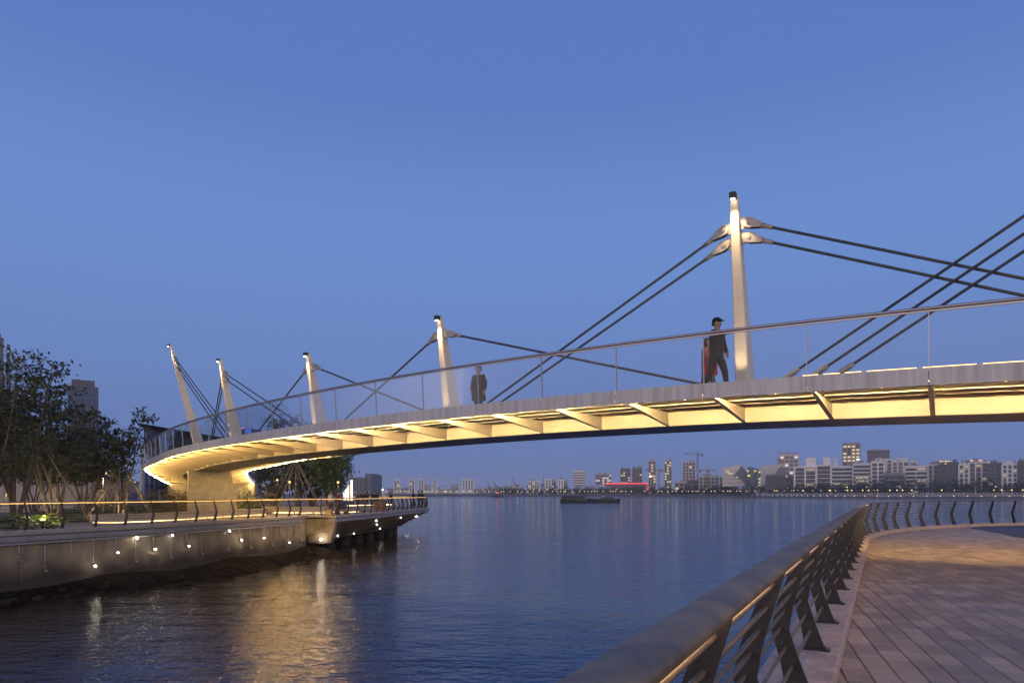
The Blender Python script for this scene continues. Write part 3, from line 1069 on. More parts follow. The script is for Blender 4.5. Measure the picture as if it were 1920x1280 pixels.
PYL = [(-8.5, 8.35, 2.19), (4.392, 5.21, 1.115), (15.266, 3.785, 0.746), (24.329, 3.798, 0.704), (35.73, 5.242, 1.049), (46.832, 8.087, 2.134)]
WP = WID / 2
pyl_axis = []
for i, (s, H, lean) in enumerate(PYL):
    o_, t_ = BO(s)
    b0 = BP(s, WP, -0.05)
    top = b0 + o_ * lean + Vector((0, 0, H))
    pyl_axis.append((b0, top))
    m_ = MB()
    rings = []
    N = 12
    kf = 0.8 + 0.2 * H / 5.2
    for j in range(N + 1):
        u = j / N
        c = b0 + (top - b0) * u
        dw = (0.27 * kf * (1 - u) ** 0.9 + 0.085)      # half depth across the deck
        tw = (0.10 * kf * (1 - u) + 0.095)             # half width along the deck
        if u > 0.9:
            dw *= 1 - 0.35 * (u - 0.9) / 0.1
        oo = o_ * dw
        tt = t_ * tw
        ch = 0.18
        rings.append([c + oo - tt * (1 - ch), c + oo + tt * (1 - ch), c + oo * 0.86 + tt, c - oo * 0.86 + tt, c - oo + tt * (1 - ch), c - oo - tt * (1 - ch), c - oo * 0.86 - tt, c + oo * 0.86 - tt])
    m_.loft(rings, True)
    py = m_.build('pylon', M['pylon'], bridge)
    # dark lamp housing on the tip, with its lens
    h = MB()
    ux = (top - b0).normalized()
    h.box(top + o_ * 0.10 - ux * 0.05, (0.15, 0.24, 0.16), (t_, o_, Vector((0, 0, 1))))
    h.build('lamp_housing', M['black'], py)
    l = MB()
    l.box(top + o_ * 0.16 - ux * 0.05 - Vector((0, 0, 0.087)), (0.09, 0.07, 0.012), (t_, o_, Vector((0, 0, 1))))
    l.build('lamp_lens', emat('pylon_lamp', (1.0, 0.86, 0.62), 25), py)
    ld = bpy.data.lights.new('pylon_spot', 'SPOT')
    ld.energy = 330 * (H / 5.2)
    ld.color = (1.0, 0.72, 0.38)
    ld.spot_size = math.radians(60)
    ld.spot_blend = 0.6
    ld.shadow_soft_size = 0.05
    lo = bpy.data.objects.new('pylon_spot', ld)
    COL.objects.link(lo)
    lo.parent = py
    lp_ = top + o_ * 0.34 - ux * 0.16
    aim = b0 + (top - b0) * 0.45 + o_ * 0.05
    lo.matrix_local = Matrix.Translation(lp_ - LOC[py.name]) @ (aim - lp_).to_track_quat('-Z', 'Y').to_matrix().to_4x4()

# unseen fill spot added at each pylon's outer foot to light its lower part
for i, (b0, top) in enumerate(pyl_axis):
    o_, t_ = BO(PYL[i][0])
    h = MB()
    fp_ = b0 + o_ * 1.0
    h.tube([fp_, fp_ + Vector((0, 0, .05)), fp_ + Vector((0, 0, .09))], [.10, .10, .08], 12)
    fo = h.build('added_pylon_fill', M['black'], bridge)
    ld = bpy.data.lights.new('pylon_fill_spot', 'SPOT')
    ld.energy = 130 * (PYL[i][1] / 5.2) ** 1.5
    ld.color = (1.0, 0.72, 0.40)
    ld.spot_size = math.radians(48)
    ld.spot_blend = 0.7
    ld.shadow_soft_size = 0.05
    lo = bpy.data.objects.new('pylon_fill_spot', ld)
    COL.objects.link(lo)
    lo.parent = fo
    lp_ = fp_ + Vector((0, 0, .12))
    aim = b0 + (top - b0) * 0.45
    lo.matrix_local = Matrix.Translation(lp_ - LOC[fo.name]) @ (aim - lp_).to_track_quat('-Z', 'Y').to_matrix().to_4x4()

# cables: (pylon, drop from the tip, anchor s)
CAB = [(0, 0.72, 4.30), (0, 1.03, 3.60), (0, 1.39, 3.00),
       (1, 0.80, 15.08), (1, 1.17, 14.45), (1, 0.72, -8.7), (1, 1.09, -7.6),
       (2, 0.62, 24.4), (2, 0.60, 3.46), (3, 0.62, 35.4), (3, 0.60, 15.0),
       (4, 0.86, 45.7), (4, 1.22, 45.1), (4, 0.80, 24.2), (4, 1.16, 25.1),
       (5, 0.95, 34.6), (5, 1.35, 35.6), (5, 1.75, 36.7)]
for pi, drop, sa in CAB:
    b0, top = pyl_axis[pi]
    s = PYL[pi][0]
    o_, t_ = BO(s)
    sg = 1 if sa > s else -1
    ux = (top - b0).normalized()
    c = top - ux * drop
    anchor = BP(sa, WP, -0.02)
    pin = c + t_ * (sg * 0.30)
    dirc = (anchor - pin).normalized()
    side = dirc.cross(Vector((0, 0, 1))).normalized()
    upv = side.cross(dirc)
    if pi in (0, 5):
        cr = 0.036
    else:
        cr = 0.037
    f_end = pin + dirc * 0.62
    s_end = anchor - dirc * 1.5
    m_ = MB()
    m_.tube([f_end - dirc * 0.02, s_end + dirc * 0.02], cr, 8)
    cb = m_.build('cable', M['cable'], bridge)
    m_ = MB()
    for sd in (-1, 1):
        outl = []
        for ang in range(100, 261, 20):
            outl.append((0.13 * math.cos(math.radians(ang)), 0.13 * math.sin(math.radians(ang))))
        outl += [(0.10, -0.125), (0.36, -0.055), (0.36, 0.055), (0.10, 0.125)]
        pts = [pin + dirc * x + upv * y + side * (sd * 0.062 - 0.014) for x, y in outl]
        m_.prism(pts, side * 0.028)
    m_.tube([pin + dirc * 0.34, pin + dirc * 0.50, pin + dirc * 0.64], [0.068, 0.06, 0.052], 10)
    m_.tube([pin - side * 0.10, pin + side * 0.10], 0.052, 10)
    m_.build('fork_socket', M['cast'], cb)
    m_ = MB()
    m_.tube([s_end, s_end + dirc * 0.10, anchor - dirc * 0.1, anchor], [0.055, 0.075, 0.075, 0.085], 12)
    m_.build('anchor_sleeve', M['cast'], cb)
    m_ = MB()
    outl = [c - ux * 0.16 + t_ * (sg * 0.02), c + ux * 0.18 + t_ * (sg * 0.02), pin + upv * 0.13, pin + dirc * 0.10 + upv * 0.02, pin + dirc * 0.06 - upv * 0.11, pin - upv * 0.15 - dirc * 0.02]
    m_.prism([p - side * 0.022 for p in outl], side * 0.044)
    m_.build('anchor_plate', M['cast'], bridge)

# the pier under the girder, a twin pier out of frame, and the abutment
for s, zlow in ((44.2, PAVE - 0.2), (-10.5, PAVE - 0.2)):
    o_, t_ = BO(s)
    z1 = BP(s, WP, -0.668).z
    m_ = MB()
    c = BP(s, WP, 0)
    h = z1 - zlow
    rings = []
    for u in (0, 0.9, 1.0):
        z = zlow + h * u
        lft, rgt = 1.42, -(1.72 - 0.5 * u)
        ty = 0.24
        rings.append([Vector((c.x, c.y, z)) + o_ * lft - t_ * ty, Vector((c.x, c.y, z)) + o_ * rgt - t_ * ty, Vector((c.x, c.y, z)) + o_ * rgt + t_ * ty, Vector((c.x, c.y, z)) + o_ * lft + t_ * ty])
    m_.loft(rings, True)
    m_.build('bridge_pier', M['concrete_pale'], bridge)
o_, t_ = BO(43.6)
c = BP(43.7, WP + 0.0, -0.668)
m_ = MB()
m_.loft([[c + o_ * a + t_ * b + Vector((0, 0, z)) for a, b in ((-k, -0.16), (k, -0.16), (k, 0.16), (-k, 0.16))] for z, k in ((0, 0.26), (-0.34, 0.17))], True)
m_.build('bearing_box', M['cast'], bridge)
o_, t_ = BO(62.9)
z1 = BP(62.9, WP, -0.25).z
m_ = MB()
a, b = BP(62.75, 0.0, 0), BP(62.75, WID, 0)
m_.prism([Vector((a.x, a.y, PAVE - 0.3)), Vector((b.x, b.y, PAVE - 0.3)), Vector((b.x, b.y, z1)), Vector((a.x, a.y, z1))], t_ * 1.2)
m_.build('abutment', M['concrete_pale'], bridge)

# ------------------------------------------------------------------ trees and planting
def leaf(m, p, d, ln, wd, mi=0):
    """one pointed leaf (two triangles folded along its midrib)"""
    side = d.cross(Vector((random.gauss(0, .4), random.gauss(0, .4), 1)))
    if side.length < 1e-3:
        side = Vector((1, 0, 0))
    side.normalize()
    n = len(m.v)
    mid = p + d * (ln * 0.45)
    m.v += [tuple(p), tuple(mid + side * wd), tuple(p + d * ln), tuple(mid - side * wd)]
    m.face((n, n + 1, n + 2), mi)
    m.face((n, n + 2, n + 3), mi)


def rnd_dir(down=0.0):
    while True:
        v = Vector((random.uniform(-1, 1), random.uniform(-1, 1), random.uniform(-1, 1)))
        if 0.05 < v.length < 1:
            break
    v.normalize()
    v.z -= down
    return v.normalized()


def tree(label, x, y, height, spread, stems=4, tips=150, leaves=13, lmat='leaf', lsize=0.25, base_h=0.25, seed=1, group=None, z0=None, lean=0.0, fill=0.0):
    random.seed(seed)
    z0 = PAVE if z0 is None else z0
    t = thing('tree', label, 'tree', (x, y, z0), group)
    tr = MB()
    crown = MB()
    ends = []
    base = Vector((x, y, z0))
    for i in range(stems):
        az = 2 * math.pi * (i + random.uniform(-.3, .3)) / stems
        tilt = random.uniform(0.14, 0.34) * spread / 2.2
        hh = height * random.uniform(0.72, 1.0)
        pts = [base + Vector((math.cos(az) * 0.08, math.sin(az) * 0.08, -0.1))]
        nseg = 6
        for k in range(1, nseg + 1):
            u = k / nseg
            r = tilt * hh * (u ** 0.8)
            pts.append(base + Vector((math.cos(az) * r + random.gauss(0, .07) + lean * u, math.sin(az) * r + random.gauss(0, .07), hh * u)))
        tr.tube(pts, [0.075 * height / 7 * (1 - 0.85 * k / nseg) + 0.008 for k in range(nseg + 1)], 6)
        nb = max(3, tips // stems)
        for b in range(nb):
            u = base_h + (1 - base_h) * (random.random() ** 0.75)
            if u > 0.999: u = 0.999
            q = u * nseg
            k = int(q)
            p = pts[k] + (pts[k + 1] - pts[k]) * (q - k)
            az2 = random.uniform(0, 2 * math.pi)
            ln = spread * (0.25 + 0.6 * math.sin(math.pi * min(1, 0.18 + 0.82 * (1 - u) + 0.12)) ) * random.uniform(0.35, 0.85)
            tip = p + Vector((math.cos(az2) * ln, math.sin(az2) * ln, ln * random.uniform(0.05, 0.65)))
            mid = (p + tip) / 2 + Vector((0, 0, -0.05 * ln))
            tr.tube([p, mid, tip], [0.016, 0.010, 0.004], 4, caps=False)
            ends.append((p, mid, tip))
    for p, mid, tip in ends:
        for s in range(leaves):
            u = 0.45 + 0.60 * random.random()
            c = p + (tip - p) * u + Vector((random.gauss(0, .10), random.gauss(0, .10), random.gauss(0, .06))) * (0.6 + spread * 0.25)
            d = rnd_dir(0.55)
            leaf(crown, c, d, lsize * random.uniform(.7, 1.3), lsize * 0.24)
    tr.build('trunk', M['bark'], t)
    crown.build('crown', M[lmat], t)
    return t


def props(label, x, y, h, r, n, seed, group='timber props around young trees'):
    random.seed(seed)
    t = thing('tree_props', label, 'tree prop', (x, y, PAVE), group)
    for i in range(n):
        a = 2 * math.pi * (i + random.uniform(-.25, .25)) / n + seed
        m = MB()
        m.tube([(x + math.cos(a) * r, y + math.sin(a) * r, PAVE), (x + math.cos(a) * 0.12, y + math.sin(a) * 0.12, PAVE + h * random.uniform(.9, 1.1))], 0.038, 6)
        m.build('prop_pole', M['bamboo'], t)


TG = 'trees on the left bank'
tree('tall multi stemmed tree at the left edge, highest against the sky', gx(28, 33), 33, 7.9, 2.3, 6, 270, 13, seed=21, base_h=0.34, group=TG)
tree('broad leafy tree with upright sprays left of the glass tower', gx(100, 35.5), 35.5, 7.7, 2.4, 6, 280, 13, seed=22, base_h=0.34, group=TG)
tree('slender propped tree beside the curved end of the footbridge', gx(224, 38), 38, 6.1, 1.25, 4, 150, 12, seed=23, base_h=0.42, group=TG)
tree('dense low dark tree in front of the glass tower', gx(158, 41), 41, 5.3, 2.3, 6, 250, 13, seed=24, base_h=0.4, group=TG)
tree('dark tree partly cut by the left edge of the picture', gx(-45, 31), 31, 6.3, 2.3, 6, 250, 13, seed=25, base_h=0.32, group=TG)
tree('bushy dark tree filling the gap at the foot of the left trees', gx(62, 44), 44, 5.2, 2.6, 6, 290, 13, seed=26, base_h=0.42, group=TG)
TG2 = 'trees under and behind the footbridge'
tree('tall dark tree showing leaves above the bridge deck beside the third pylon', gx(560, 63), 63, 8.6, 2.7, 5, 330, 13, seed=31, base_h=0.22, lsize=0.3, group=TG2)
tree('round green tree at the right end of the group under the footbridge', gx(620, 62), 62, 6.0, 2.5, 6, 420, 14, lmat='leaf2', seed=32, base_h=0.25, lsize=0.28, group=TG2)
tree('dark reddish brown tree between the green tree and the bridge pier', gx(515, 66), 66, 6.2, 2.7, 6, 380, 13, lmat='leaf', seed=33, base_h=0.12, lsize=0.3, group=TG2)
tree('dark tree behind the light panels and the green tree', gx(585, 68), 68, 6.4, 2.7, 6, 330, 13, seed=34, base_h=0.12, lsize=0.3, group=TG2)
tree('dark tree seen low through the glass at the far left bend', gx(322, 78), 78, 5.9, 2.6, 5, 240, 13, seed=35, base_h=0.2, lsize=0.32, group=TG2)
tree('small bare tree in front of the dark trees under the footbridge', gx(513, 57), 57, 2.4, 0.8, 2, 40, 5, seed=36, base_h=0.6, lsize=0.14, group=TG2)
props('long timber props leaning on the two left edge trees', gx(60, 33.5), 33.5, 4.1, 2.6, 5, 3)
props('timber props around the slender tree by the bridge end', gx(226, 38), 38, 2.8, 1.9, 6, 5)
props('timber props in front of the dark trees under the footbridge', gx(555, 57.5), 57.5, 4.0, 2.2, 7, 9)


def shrub(label, x, y, w, h, lmat, seed, n=700, group=None, z0=None):
    random.seed(seed)
    z0 = PAVE if z0 is None else z0
    t = thing('shrub', label, 'shrub', (x, y, z0), group)
    m, tw = MB(), MB()
    for i in range(n):
        a = random.uniform(0, 6.283)
        u = random.random() ** 0.5
        v = random.random()
        c = Vector((x + math.cos(a) * w * u * math.sqrt(max(0, 1 - v * v * .8)), y + math.sin(a) * w * 0.7 * u * math.sqrt(max(0, 1 - v * v * .8)), z0 + h * v * (0.75 + 0.25 * math.sin(5 * a + seed))))
        leaf(m, c, rnd_dir(-0.3), random.uniform(.12, .24), 0.045)
    for i in range(14):
        a = random.uniform(0, 6.283)
        tw.tube([(x, y, z0), (x + math.cos(a) * w * .7, y + math.sin(a) * w * .5, z0 + h * random.uniform(.5, .9))], [0.02, 0.006], 4)
    m.build('foliage', M[lmat], t)
    tw.build('stem', M['bark'], t)


SG = 'shrubs around the bridge pier'
shrub('reddish shrub in front of the abutment left of the pier', gx(292, 50), 50, 1.9, 1.75, 'leaf_red', 41, 1500, SG)
shrub('green and red shrub touching the left side of the pier', gx(338, 49), 49, 1.3, 1.65, 'leaf_red', 42, 1000, SG)
shrub('green shrub glowing gold just right of the pier', gx(458, 50), 50, 1.3, 1.7, 'leaf2', 43, 1000, SG)
shrub('dark reddish shrub between the pier and the propped trees', gx(490, 52), 52, 1.7, 1.4, 'leaf_red', 44, 900, SG)
shrub('clipped dark red hedge in front of the louvred building', gx(196, 46), 46, 2.2, 1.8, 'leaf_red', 45, 900, SG)

# the lit planting bed just behind the left railing
random.seed(51)
m = MB()
for i in range(1500):
    d = random.uniform(3.0, on_wall(wallp, 160))
    nn = random.uniform(-3.6, -0.75)
    c = wallp.off(d, nn, PAVE)
    h = random.uniform(0.12, 0.62) * (1.0 if nn < -1.2 else 0.75)
    c.z += h
    a = random.uniform(0, 6.283)
    for q in range(3):
        dd = Vector((math.cos(a + q * 2.1), math.sin(a + q * 2.1), random.uniform(-.25, .35))).normalized()
        leaf(m, c, dd, random.uniform(.12, .24), random.uniform(.045, .085))
m.build('ground_cover', M['leaf3'], kind='stuff', label='bright green broad leaved ground cover lit yellow behind the left railing')
gp = at(80, 978, 25.5)
gp.z = PAVE
m = MB()
m.tube([gp, gp + Vector((0, 0, 0.30)), gp + Vector((0, 0, 0.42))], [0.03, 0.03, 0.085], 10)
ug = m.build('ground_spotlight', M['black'], loc=gp, label='small ground spotlight glowing yellow in the green bed behind the railing', cat='spotlight')
m = MB()
m.tube([gp + Vector((0, 0, 0.424)), gp + Vector((0, 0, 0.43))], 0.07, 10)
m.build('lens', emat('bed_light', (1.0, 0.88, 0.35), 6), ug)


def point(parent, loc, energy, color, size=0.1):
    ld = bpy.data.lights.new('lamp_light', 'POINT')
    ld.energy = energy
    ld.color = color
    ld.shadow_soft_size = size
    o = bpy.data.objects.new('lamp_light', ld)
    COL.objects.link(o)
    o.parent = parent
    o.location = Vector(loc) - LOC.get(parent.name, Vector((0, 0, 0)))
    return o


sl = bpy.data.lights.new('bed_spot', 'SPOT')
sl.energy = 420
sl.color = (1.0, 0.84, 0.36)
sl.spot_size = math.radians(150)
sl.spot_blend = 0.7
sl.shadow_soft_size = 0.06
so = bpy.data.objects.new('bed_spot', sl)
COL.objects.link(so)
so.parent = ug
so.matrix_local = Matrix.Translation((0, -0.02, 0.5)) @ Vector((-0.35, 0.75, 0.5)).to_track_quat('-Z', 'Y').to_matrix().to_4x4()
# uplight in the tree bed
gp2 = Vector((gx(205, 37.2), 37.2, PAVE))
m = MB()
m.tube([gp2, gp2 + Vector((0, 0, 0.12)), gp2 + Vector((0, 0, 0.2))], [0.04, 0.04, 0.09], 10)
u2 = m.build('ground_spotlight', M['black'], loc=gp2, label='small ground spotlight at the foot of the slender propped tree', cat='spotlight')
m = MB()
m.tube([gp2 + Vector((0, 0, 0.204)), gp2 + Vector((0, 0, 0.21))], 0.07, 10)
m.build('lens', emat('tree_uplight', (1.0, 0.78, 0.35), 30), u2)
point(u2, gp2 + Vector((0.1, -0.2, 0.35)), 150, (1.0, 0.76, 0.34), 0.08)

gp3 = Vector((gx(52, 34.6), 34.6, PAVE))
m = MB()
m.tube([gp3, gp3 + Vector((0, 0, 0.12)), gp3 + Vector((0, 0, 0.2))], [0.04, 0.04, 0.09], 10)
u3 = m.build('ground_spotlight', M['black'], loc=gp3, label='small ground spotlight under the two left edge trees', cat='spotlight')
m = MB()
m.tube([gp3 + Vector((0, 0, 0.204)), gp3 + Vector((0, 0, 0.21))], 0.07, 10)
m.build('lens', emat('tree_uplight_warm', (1.0, 0.74, 0.36), 20), u3)
point(u3, gp3 + Vector((0.2, -0.3, 0.4)), 170, (1.0, 0.72, 0.36), 0.08)
# lawn, blades, seat walls
lawn_pts = [at(150, 976, 1)]
m = MB()
L0 = [Vector((gx(px, Y), Y, PAVE + z)) for px, Y, z in ((120, 33.5, .06), (300, 36.0, .08), (500, 46, .08), (560, 57, .08), (470, 64, .25), (300, 62, .45), (130, 52, .3), (0, 40, .15), (-40, 33, .06))]
m.v = [tuple(p) for p in L0]
m.v.append((gx(300, 46), 46, PAVE + .2))
for i in range(len(L0)):
    m.face((i, (i + 1) % len(L0), len(L0)))
m.build('lawn', M['grass'], kind='structure', label='sloping green lawn between the seat wall and the bridge pier')
random.seed(61)
m = MB()
for i in range(9000):
    Y = random.uniform(34, 47)
    px = random.uniform(60, 500)
    x = gx(px, Y)
    if Y < 36.2 + (px - 300) * 0.05 + 0.3:
        continue
    z = PAVE + 0.08 + max(0, (Y - 36)) * 0.012
    a = random.uniform(0, 6.283)
    h = random.uniform(.06, .16)
    m.tri((x - .015 * math.cos(a), Y - .015 * math.sin(a), z), (x + .015 * math.cos(a), Y + .015 * math.sin(a), z), (x + random.gauss(0, .03), Y + random.gauss(0, .03), z + h))
m.build('grass', M['grass'], kind='stuff', label='short lawn grass behind the left promenade')

seatp = Path([(gx(172, 32.3), 32.3), (gx(240, 33.4), 33.4), (gx(300, 35.2), 35.2), (gx(400, 39.6), 39.6), (gx(501, 45.0), 45.0)], 0.4)
seat = thing('seat_wall', 'long low granite seat wall with a light line along its foot by the lawn', 'seat wall', (seatp.pos(0).x, seatp.pos(0).y, PAVE))
d = 0
while d < seatp.len - 0.5:
    e = min(d + 1.5, seatp.len)
    m = MB()
    m.loft(along(seatp, d + .006, e - .006, [(-0.5, PAVE + 0.06), (-0.06, PAVE + 0.06), (-0.06, PAVE + 0.36), (0.0, PAVE + 0.36), (0.0, PAVE + 0.42), (-0.5, PAVE + 0.42)]), True)
    m.build('seat_stone', M['coping'], seat)
    m = MB()
    m.loft(along(seatp, d + .08, e - .08, [(-0.12, PAVE + 0.012), (-0.055, PAVE + 0.012), (-0.055, PAVE + 0.05), (-0.12, PAVE + 0.05)]), True)
    m.build('light_strip', M['led2'], seat)
    d = e
rpts = []
for k in range(15):
    a = math.radians(150 + k * 14)
    rpts.append((gx(590, 53.5) + 3.9 * math.cos(a), 53.5 + 4.3 * math.sin(a)))
rpl = Path(rpts, 0.4)
pl = thing('round_planter', 'low round stone planter with a light line under its edge around the propped trees', 'planter', (gx(590, 53.5), 53.5, PAVE))
d = 0
while d < rpl.len - 0.5:
    e = min(d + 1.4, rpl.len)
    m = MB()
    m.loft(along(rpl, d + .006, e - .006, [(-0.45, PAVE + 0.06), (-0.06, PAVE + 0.06), (-0.06, PAVE + 0.38), (0.0, PAVE + 0.38), (0.0, PAVE + 0.45), (-0.45, PAVE + 0.45)]), True)
    m.build('rim_stone', M['coping'], pl)
    m = MB()
    m.loft(along(rpl, d + .08, e - .08, [(-0.12, PAVE + 0.012), (-0.055, PAVE + 0.012), (-0.055, PAVE + 0.05), (-0.12, PAVE + 0.05)]), True)
    m.build('light_strip', M['led2'], pl)
    d = e
m = MB()
m.v = [tuple(rpl.off(rpl.len * k / 24, -0.4, PAVE + 0.33)) for k in range(25)]
m.face(range(25))
m.build('soil', M['grass'], pl)

sp3 = Path([(gx(652, 55), 55), (gx(690, 57), 57), (gx(735, 60), 60)], 0.5)
s3 = thing('seat_wall', 'short seat wall with a light line on the far end of the pier', 'seat wall', (sp3.pos(0).x, sp3.pos(0).y, PAVE))
for k in range(3):
    a, b = sp3.len * k / 3 + .01, sp3.len * (k + 1) / 3 - .01
    m = MB()
    m.loft(along(sp3, a, b, [(-0.5, PAVE + 0.06), (-0.02, PAVE + 0.06), (-0.02, PAVE + 0.42), (-0.5, PAVE + 0.42)]), True)
    m.build('seat_stone', M['coping'], s3)
    m = MB()
    m.loft(along(sp3, a + .05, b - .05, [(-0.12, PAVE + 0.43), (-0.03, PAVE + 0.43), (-0.03, PAVE + 0.47), (-0.12, PAVE + 0.47)]), True)
    m.build('light_strip', M['led2'], s3)

# bins on the pier
for lab, px, Y, w, h, c in (('small pale yellow box beside the railing corner', 616.5, 44.6, 0.38, 0.42, (0.45, 0.36, 0.14)), ('brown twin litter bin standing on the pier', 712, 53, 0.95, 0.9, (0.16, 0.085, 0.04))):
    p = Vector((gx(px, Y), Y, PAVE))
    t = thing('litter_bin' if h > .5 else 'service_box', lab, 'bin' if h > .5 else 'box', p)
    mm = mat('bin_paint', c, 0.6, var=0.15)
    m = MB()
    m.loft([[p + Vector((sx * w / 2 * k, sy * 0.22 * k, z)) for sx, sy in ((-1, -1), (1, -1), (1, 1), (-1, 1))] for z, k in ((0.03, .94), (h * .9, 1.0))])
    m.build('body', mm, t)
    m = MB()
    m.loft([[p + Vector((sx * w / 2 * k, sy * 0.22 * k, z)) for sx, sy in ((-1, -1), (1, -1), (1, 1), (-1, 1))] for z, k in ((h * .9 + .01, 1.08), (h * .97, 1.08), (h, .96))])
    m.build('lid', M['post'], t)

# ------------------------------------------------------------------ left bank buildings
M['tower_dark'] = mat('dark_tower_cladding', (0.04, 0.052, 0.095), 0.4, var=0.2, scale=0.2)
M['curtain'] = mat('blue_curtain_glass', (0.035, 0.075, 0.17), 0.3, 0.0, spec=0.25, var=0.2, scale=0.1)
M['curtain2'] = mat('grey_blue_glass', (0.07, 0.10, 0.15), 0.2, 0.2, var=0.2, scale=0.1)
M['mullion'] = mat('facade_mullion', (0.07, 0.11, 0.20), 0.5)
M['pale_frame'] = mat('pale_facade', (0.30, 0.32, 0.38), 0.7, var=0.08, scale=0.3)
M['white_panel'] = mat('white_wall_panel', (0.36, 0.33, 0.31), 0.6, var=0.08, scale=0.5)


def block(root, name, x0, x1, y0, y1, z0, z1, m):
    return MB().bbox(x0, x1, y0, y1, z0, z1).build(name, m, root)


def curtain_tower(label, px0, px1, ytop, Y, dep, mull=2.2, floor=4.0, glass='curtain', roof=True, taper=0.0, name='office_tower'):
    xc = (gx(px0, Y) + gx(px1, Y)) / 2
    ang = math.atan2(xc, Y)
    hw = (gx(px1, Y) - gx(px0, Y)) / 2 * math.cos(ang)
    x0, x1 = xc - hw, xc + hw
    zt = at(0, ytop, Y).z
    t = thing(name, label, 'tower', (xc, Y, PAVE))
    t.rotation_euler = (0, 0, -ang)
    m = MB()
    m.loft([[Vector((x0, Y, PAVE)), Vector((x1, Y, PAVE)), Vector((x1, Y + dep, PAVE)), Vector((x0, Y + dep, PAVE))],
            [Vector((x0 + taper, Y, zt)), Vector((x1 - taper, Y, zt)), Vector((x1 - taper, Y + dep, zt)), Vector((x0 + taper, Y + dep, zt))]])
    m.build('glass_wall', M[glass], t)
    m = MB()
    n = max(2, int((x1 - x0) / mull))
    for k in range(n + 1):
        u = k / n
        xa, xb = x0 + (x1 - x0) * u, (x0 + taper) + (x1 - x0 - 2 * taper) * u
        m.prism([(xa - .12, Y - .18, PAVE), (xa + .12, Y - .18, PAVE), (xb + .12, Y - .18, zt), (xb - .12, Y - .18, zt)], (0, 0.17, 0))
    nd = max(2, int(dep / mull))
    for k in range(1, nd + 1):
        yy = Y + dep * k / nd
        m.prism([(x1 + .01, yy - .12, PAVE), (x1 + .01, yy + .12, PAVE), (x1 - taper + .01, yy + .12, zt), (x1 - taper + .01, yy - .12, zt)], (0.17, 0, 0))
    m.build('mullion', M['mullion'], t, kind='stuff')
    m = MB()
    z = PAVE + floor
    while z < zt - 0.5:
        u = (z - PAVE) / (zt - PAVE)
        m.bbox(x0 + taper * u - .05, x1 - taper * u + .05, Y - .1, Y + dep + .05, z - .18, z + .18)
        z += floor
    m.build('floor_band', M['mullion'], t, kind='stuff')
    if roof:
        block(t, 'roof_screen', x0 + taper + 1, x1 - taper - 1, Y + 1, Y + dep - 1, zt, zt + floor * .6, M['tower_dark'])
    return t, x0, x1, zt


t, x0, x1, zt = curtain_tower('dark tower cut by the left edge of the picture', -90, 7, 628, 230, 30, glass='tower_dark', roof=False)
m = MB()
for k in range(6):
    m.tube([(x1 - 1 - k * 1.1, 231, zt), (x1 - 1 - k * 1.1, 231, zt + random.uniform(1.5, 4.5))], 0.14, 5)
m.bbox(x1 - 8, x1 - .6, 231, 250, zt, zt + 1.4)
m.build('roof_plant', M['tower_dark'], t)
t, x0, x1, zt = curtain_tower('narrow tapering glass tower with one lit floor beside the dark tower', 7.5, 24, 645, 236, 24, taper=0.9, roof=False, floor=3.6, mull=1.2)
m = MB()
m.bbox(x0 + 1.0, x1 - 1.2, 235.7, 235.9, at(0, 660, 236).z, at(0, 656, 236).z)
m.build('lit_window', emat('lit_floor', (1.0, 0.86, 0.6), 0.8), t)
curtain_tower('blue glass tower with vertical fins behind the left trees', 128, 184, 724, 240, 28, taper=0.0, mull=1.7, floor=3.9)

# office block with an overhanging flat roof
Y = 165
x0, xm, x1 = gx(226, Y), gx(268, Y), gx(313, Y + 30)
zt = at(0, 795, Y).z
t = thing('office_block', 'blue office block with an overhanging flat roof left of the bridge bend', 'office block', (x0, Y, PAVE))
foot = [Vector((x0, Y + 14, 0)), Vector((xm, Y, 0)), Vector((x1 + 3, Y + 30, 0)), Vector((x0 + 8, Y + 44, 0))]


def fp(sc_, z):
    c = sum(foot, Vector()) / 4
    return [Vector((c.x + (p.x - c.x) * sc_, c.y + (p.y - c.y) * sc_, z)) for p in foot]


m = MB()
m.loft([fp(1, PAVE), fp(1, zt - 4.6)])
m.build('glass_wall', M['curtain'], t)
m = MB()
m.loft([fp(.9, zt - 4.6), fp(.9, zt - .5)])
m.build('roof_storey', M['tower_dark'], t)
m = MB()
m.loft([fp(1.12, zt - .5), fp(1.16, zt)])
m.build('flat_roof', M['tower_dark'], t)
m = MB()
z = PAVE + 3
while z < zt - 4.4:
    m.loft([fp(1.012, z - .5), fp(1.012, z + .5)])
    z += 3.5
m.loft([fp(1.012, zt - 5.2), fp(1.012, zt - 4.7)])
m.build('floor_band', M['pale_frame'], t, kind='stuff')
m = MB()
for a, b in ((0, 1), (1, 2)):
    n = 7
    for k in range(n + 1):
        p = foot[a] + (foot[b] - foot[a]) * (k / n)
        q = fp(1.0, 0)
        m.bbox(p.x - .3, p.x + .3, p.y - .55, p.y + .3, PAVE, zt - 4.7) if a == 0 else m.bbox(p.x - .08, p.x + .25, p.y - .3, p.y + .08, PAVE, zt - 4.7)
        c = sum(foot, Vector()) / 4
        r = c + (p - c) * .93
        m.bbox(r.x - .12, r.x + .12, r.y - .5, r.y - .26, zt - 4.6, zt - .5)
m.build('facade_pier', M['pale_frame'], t, kind='stuff')

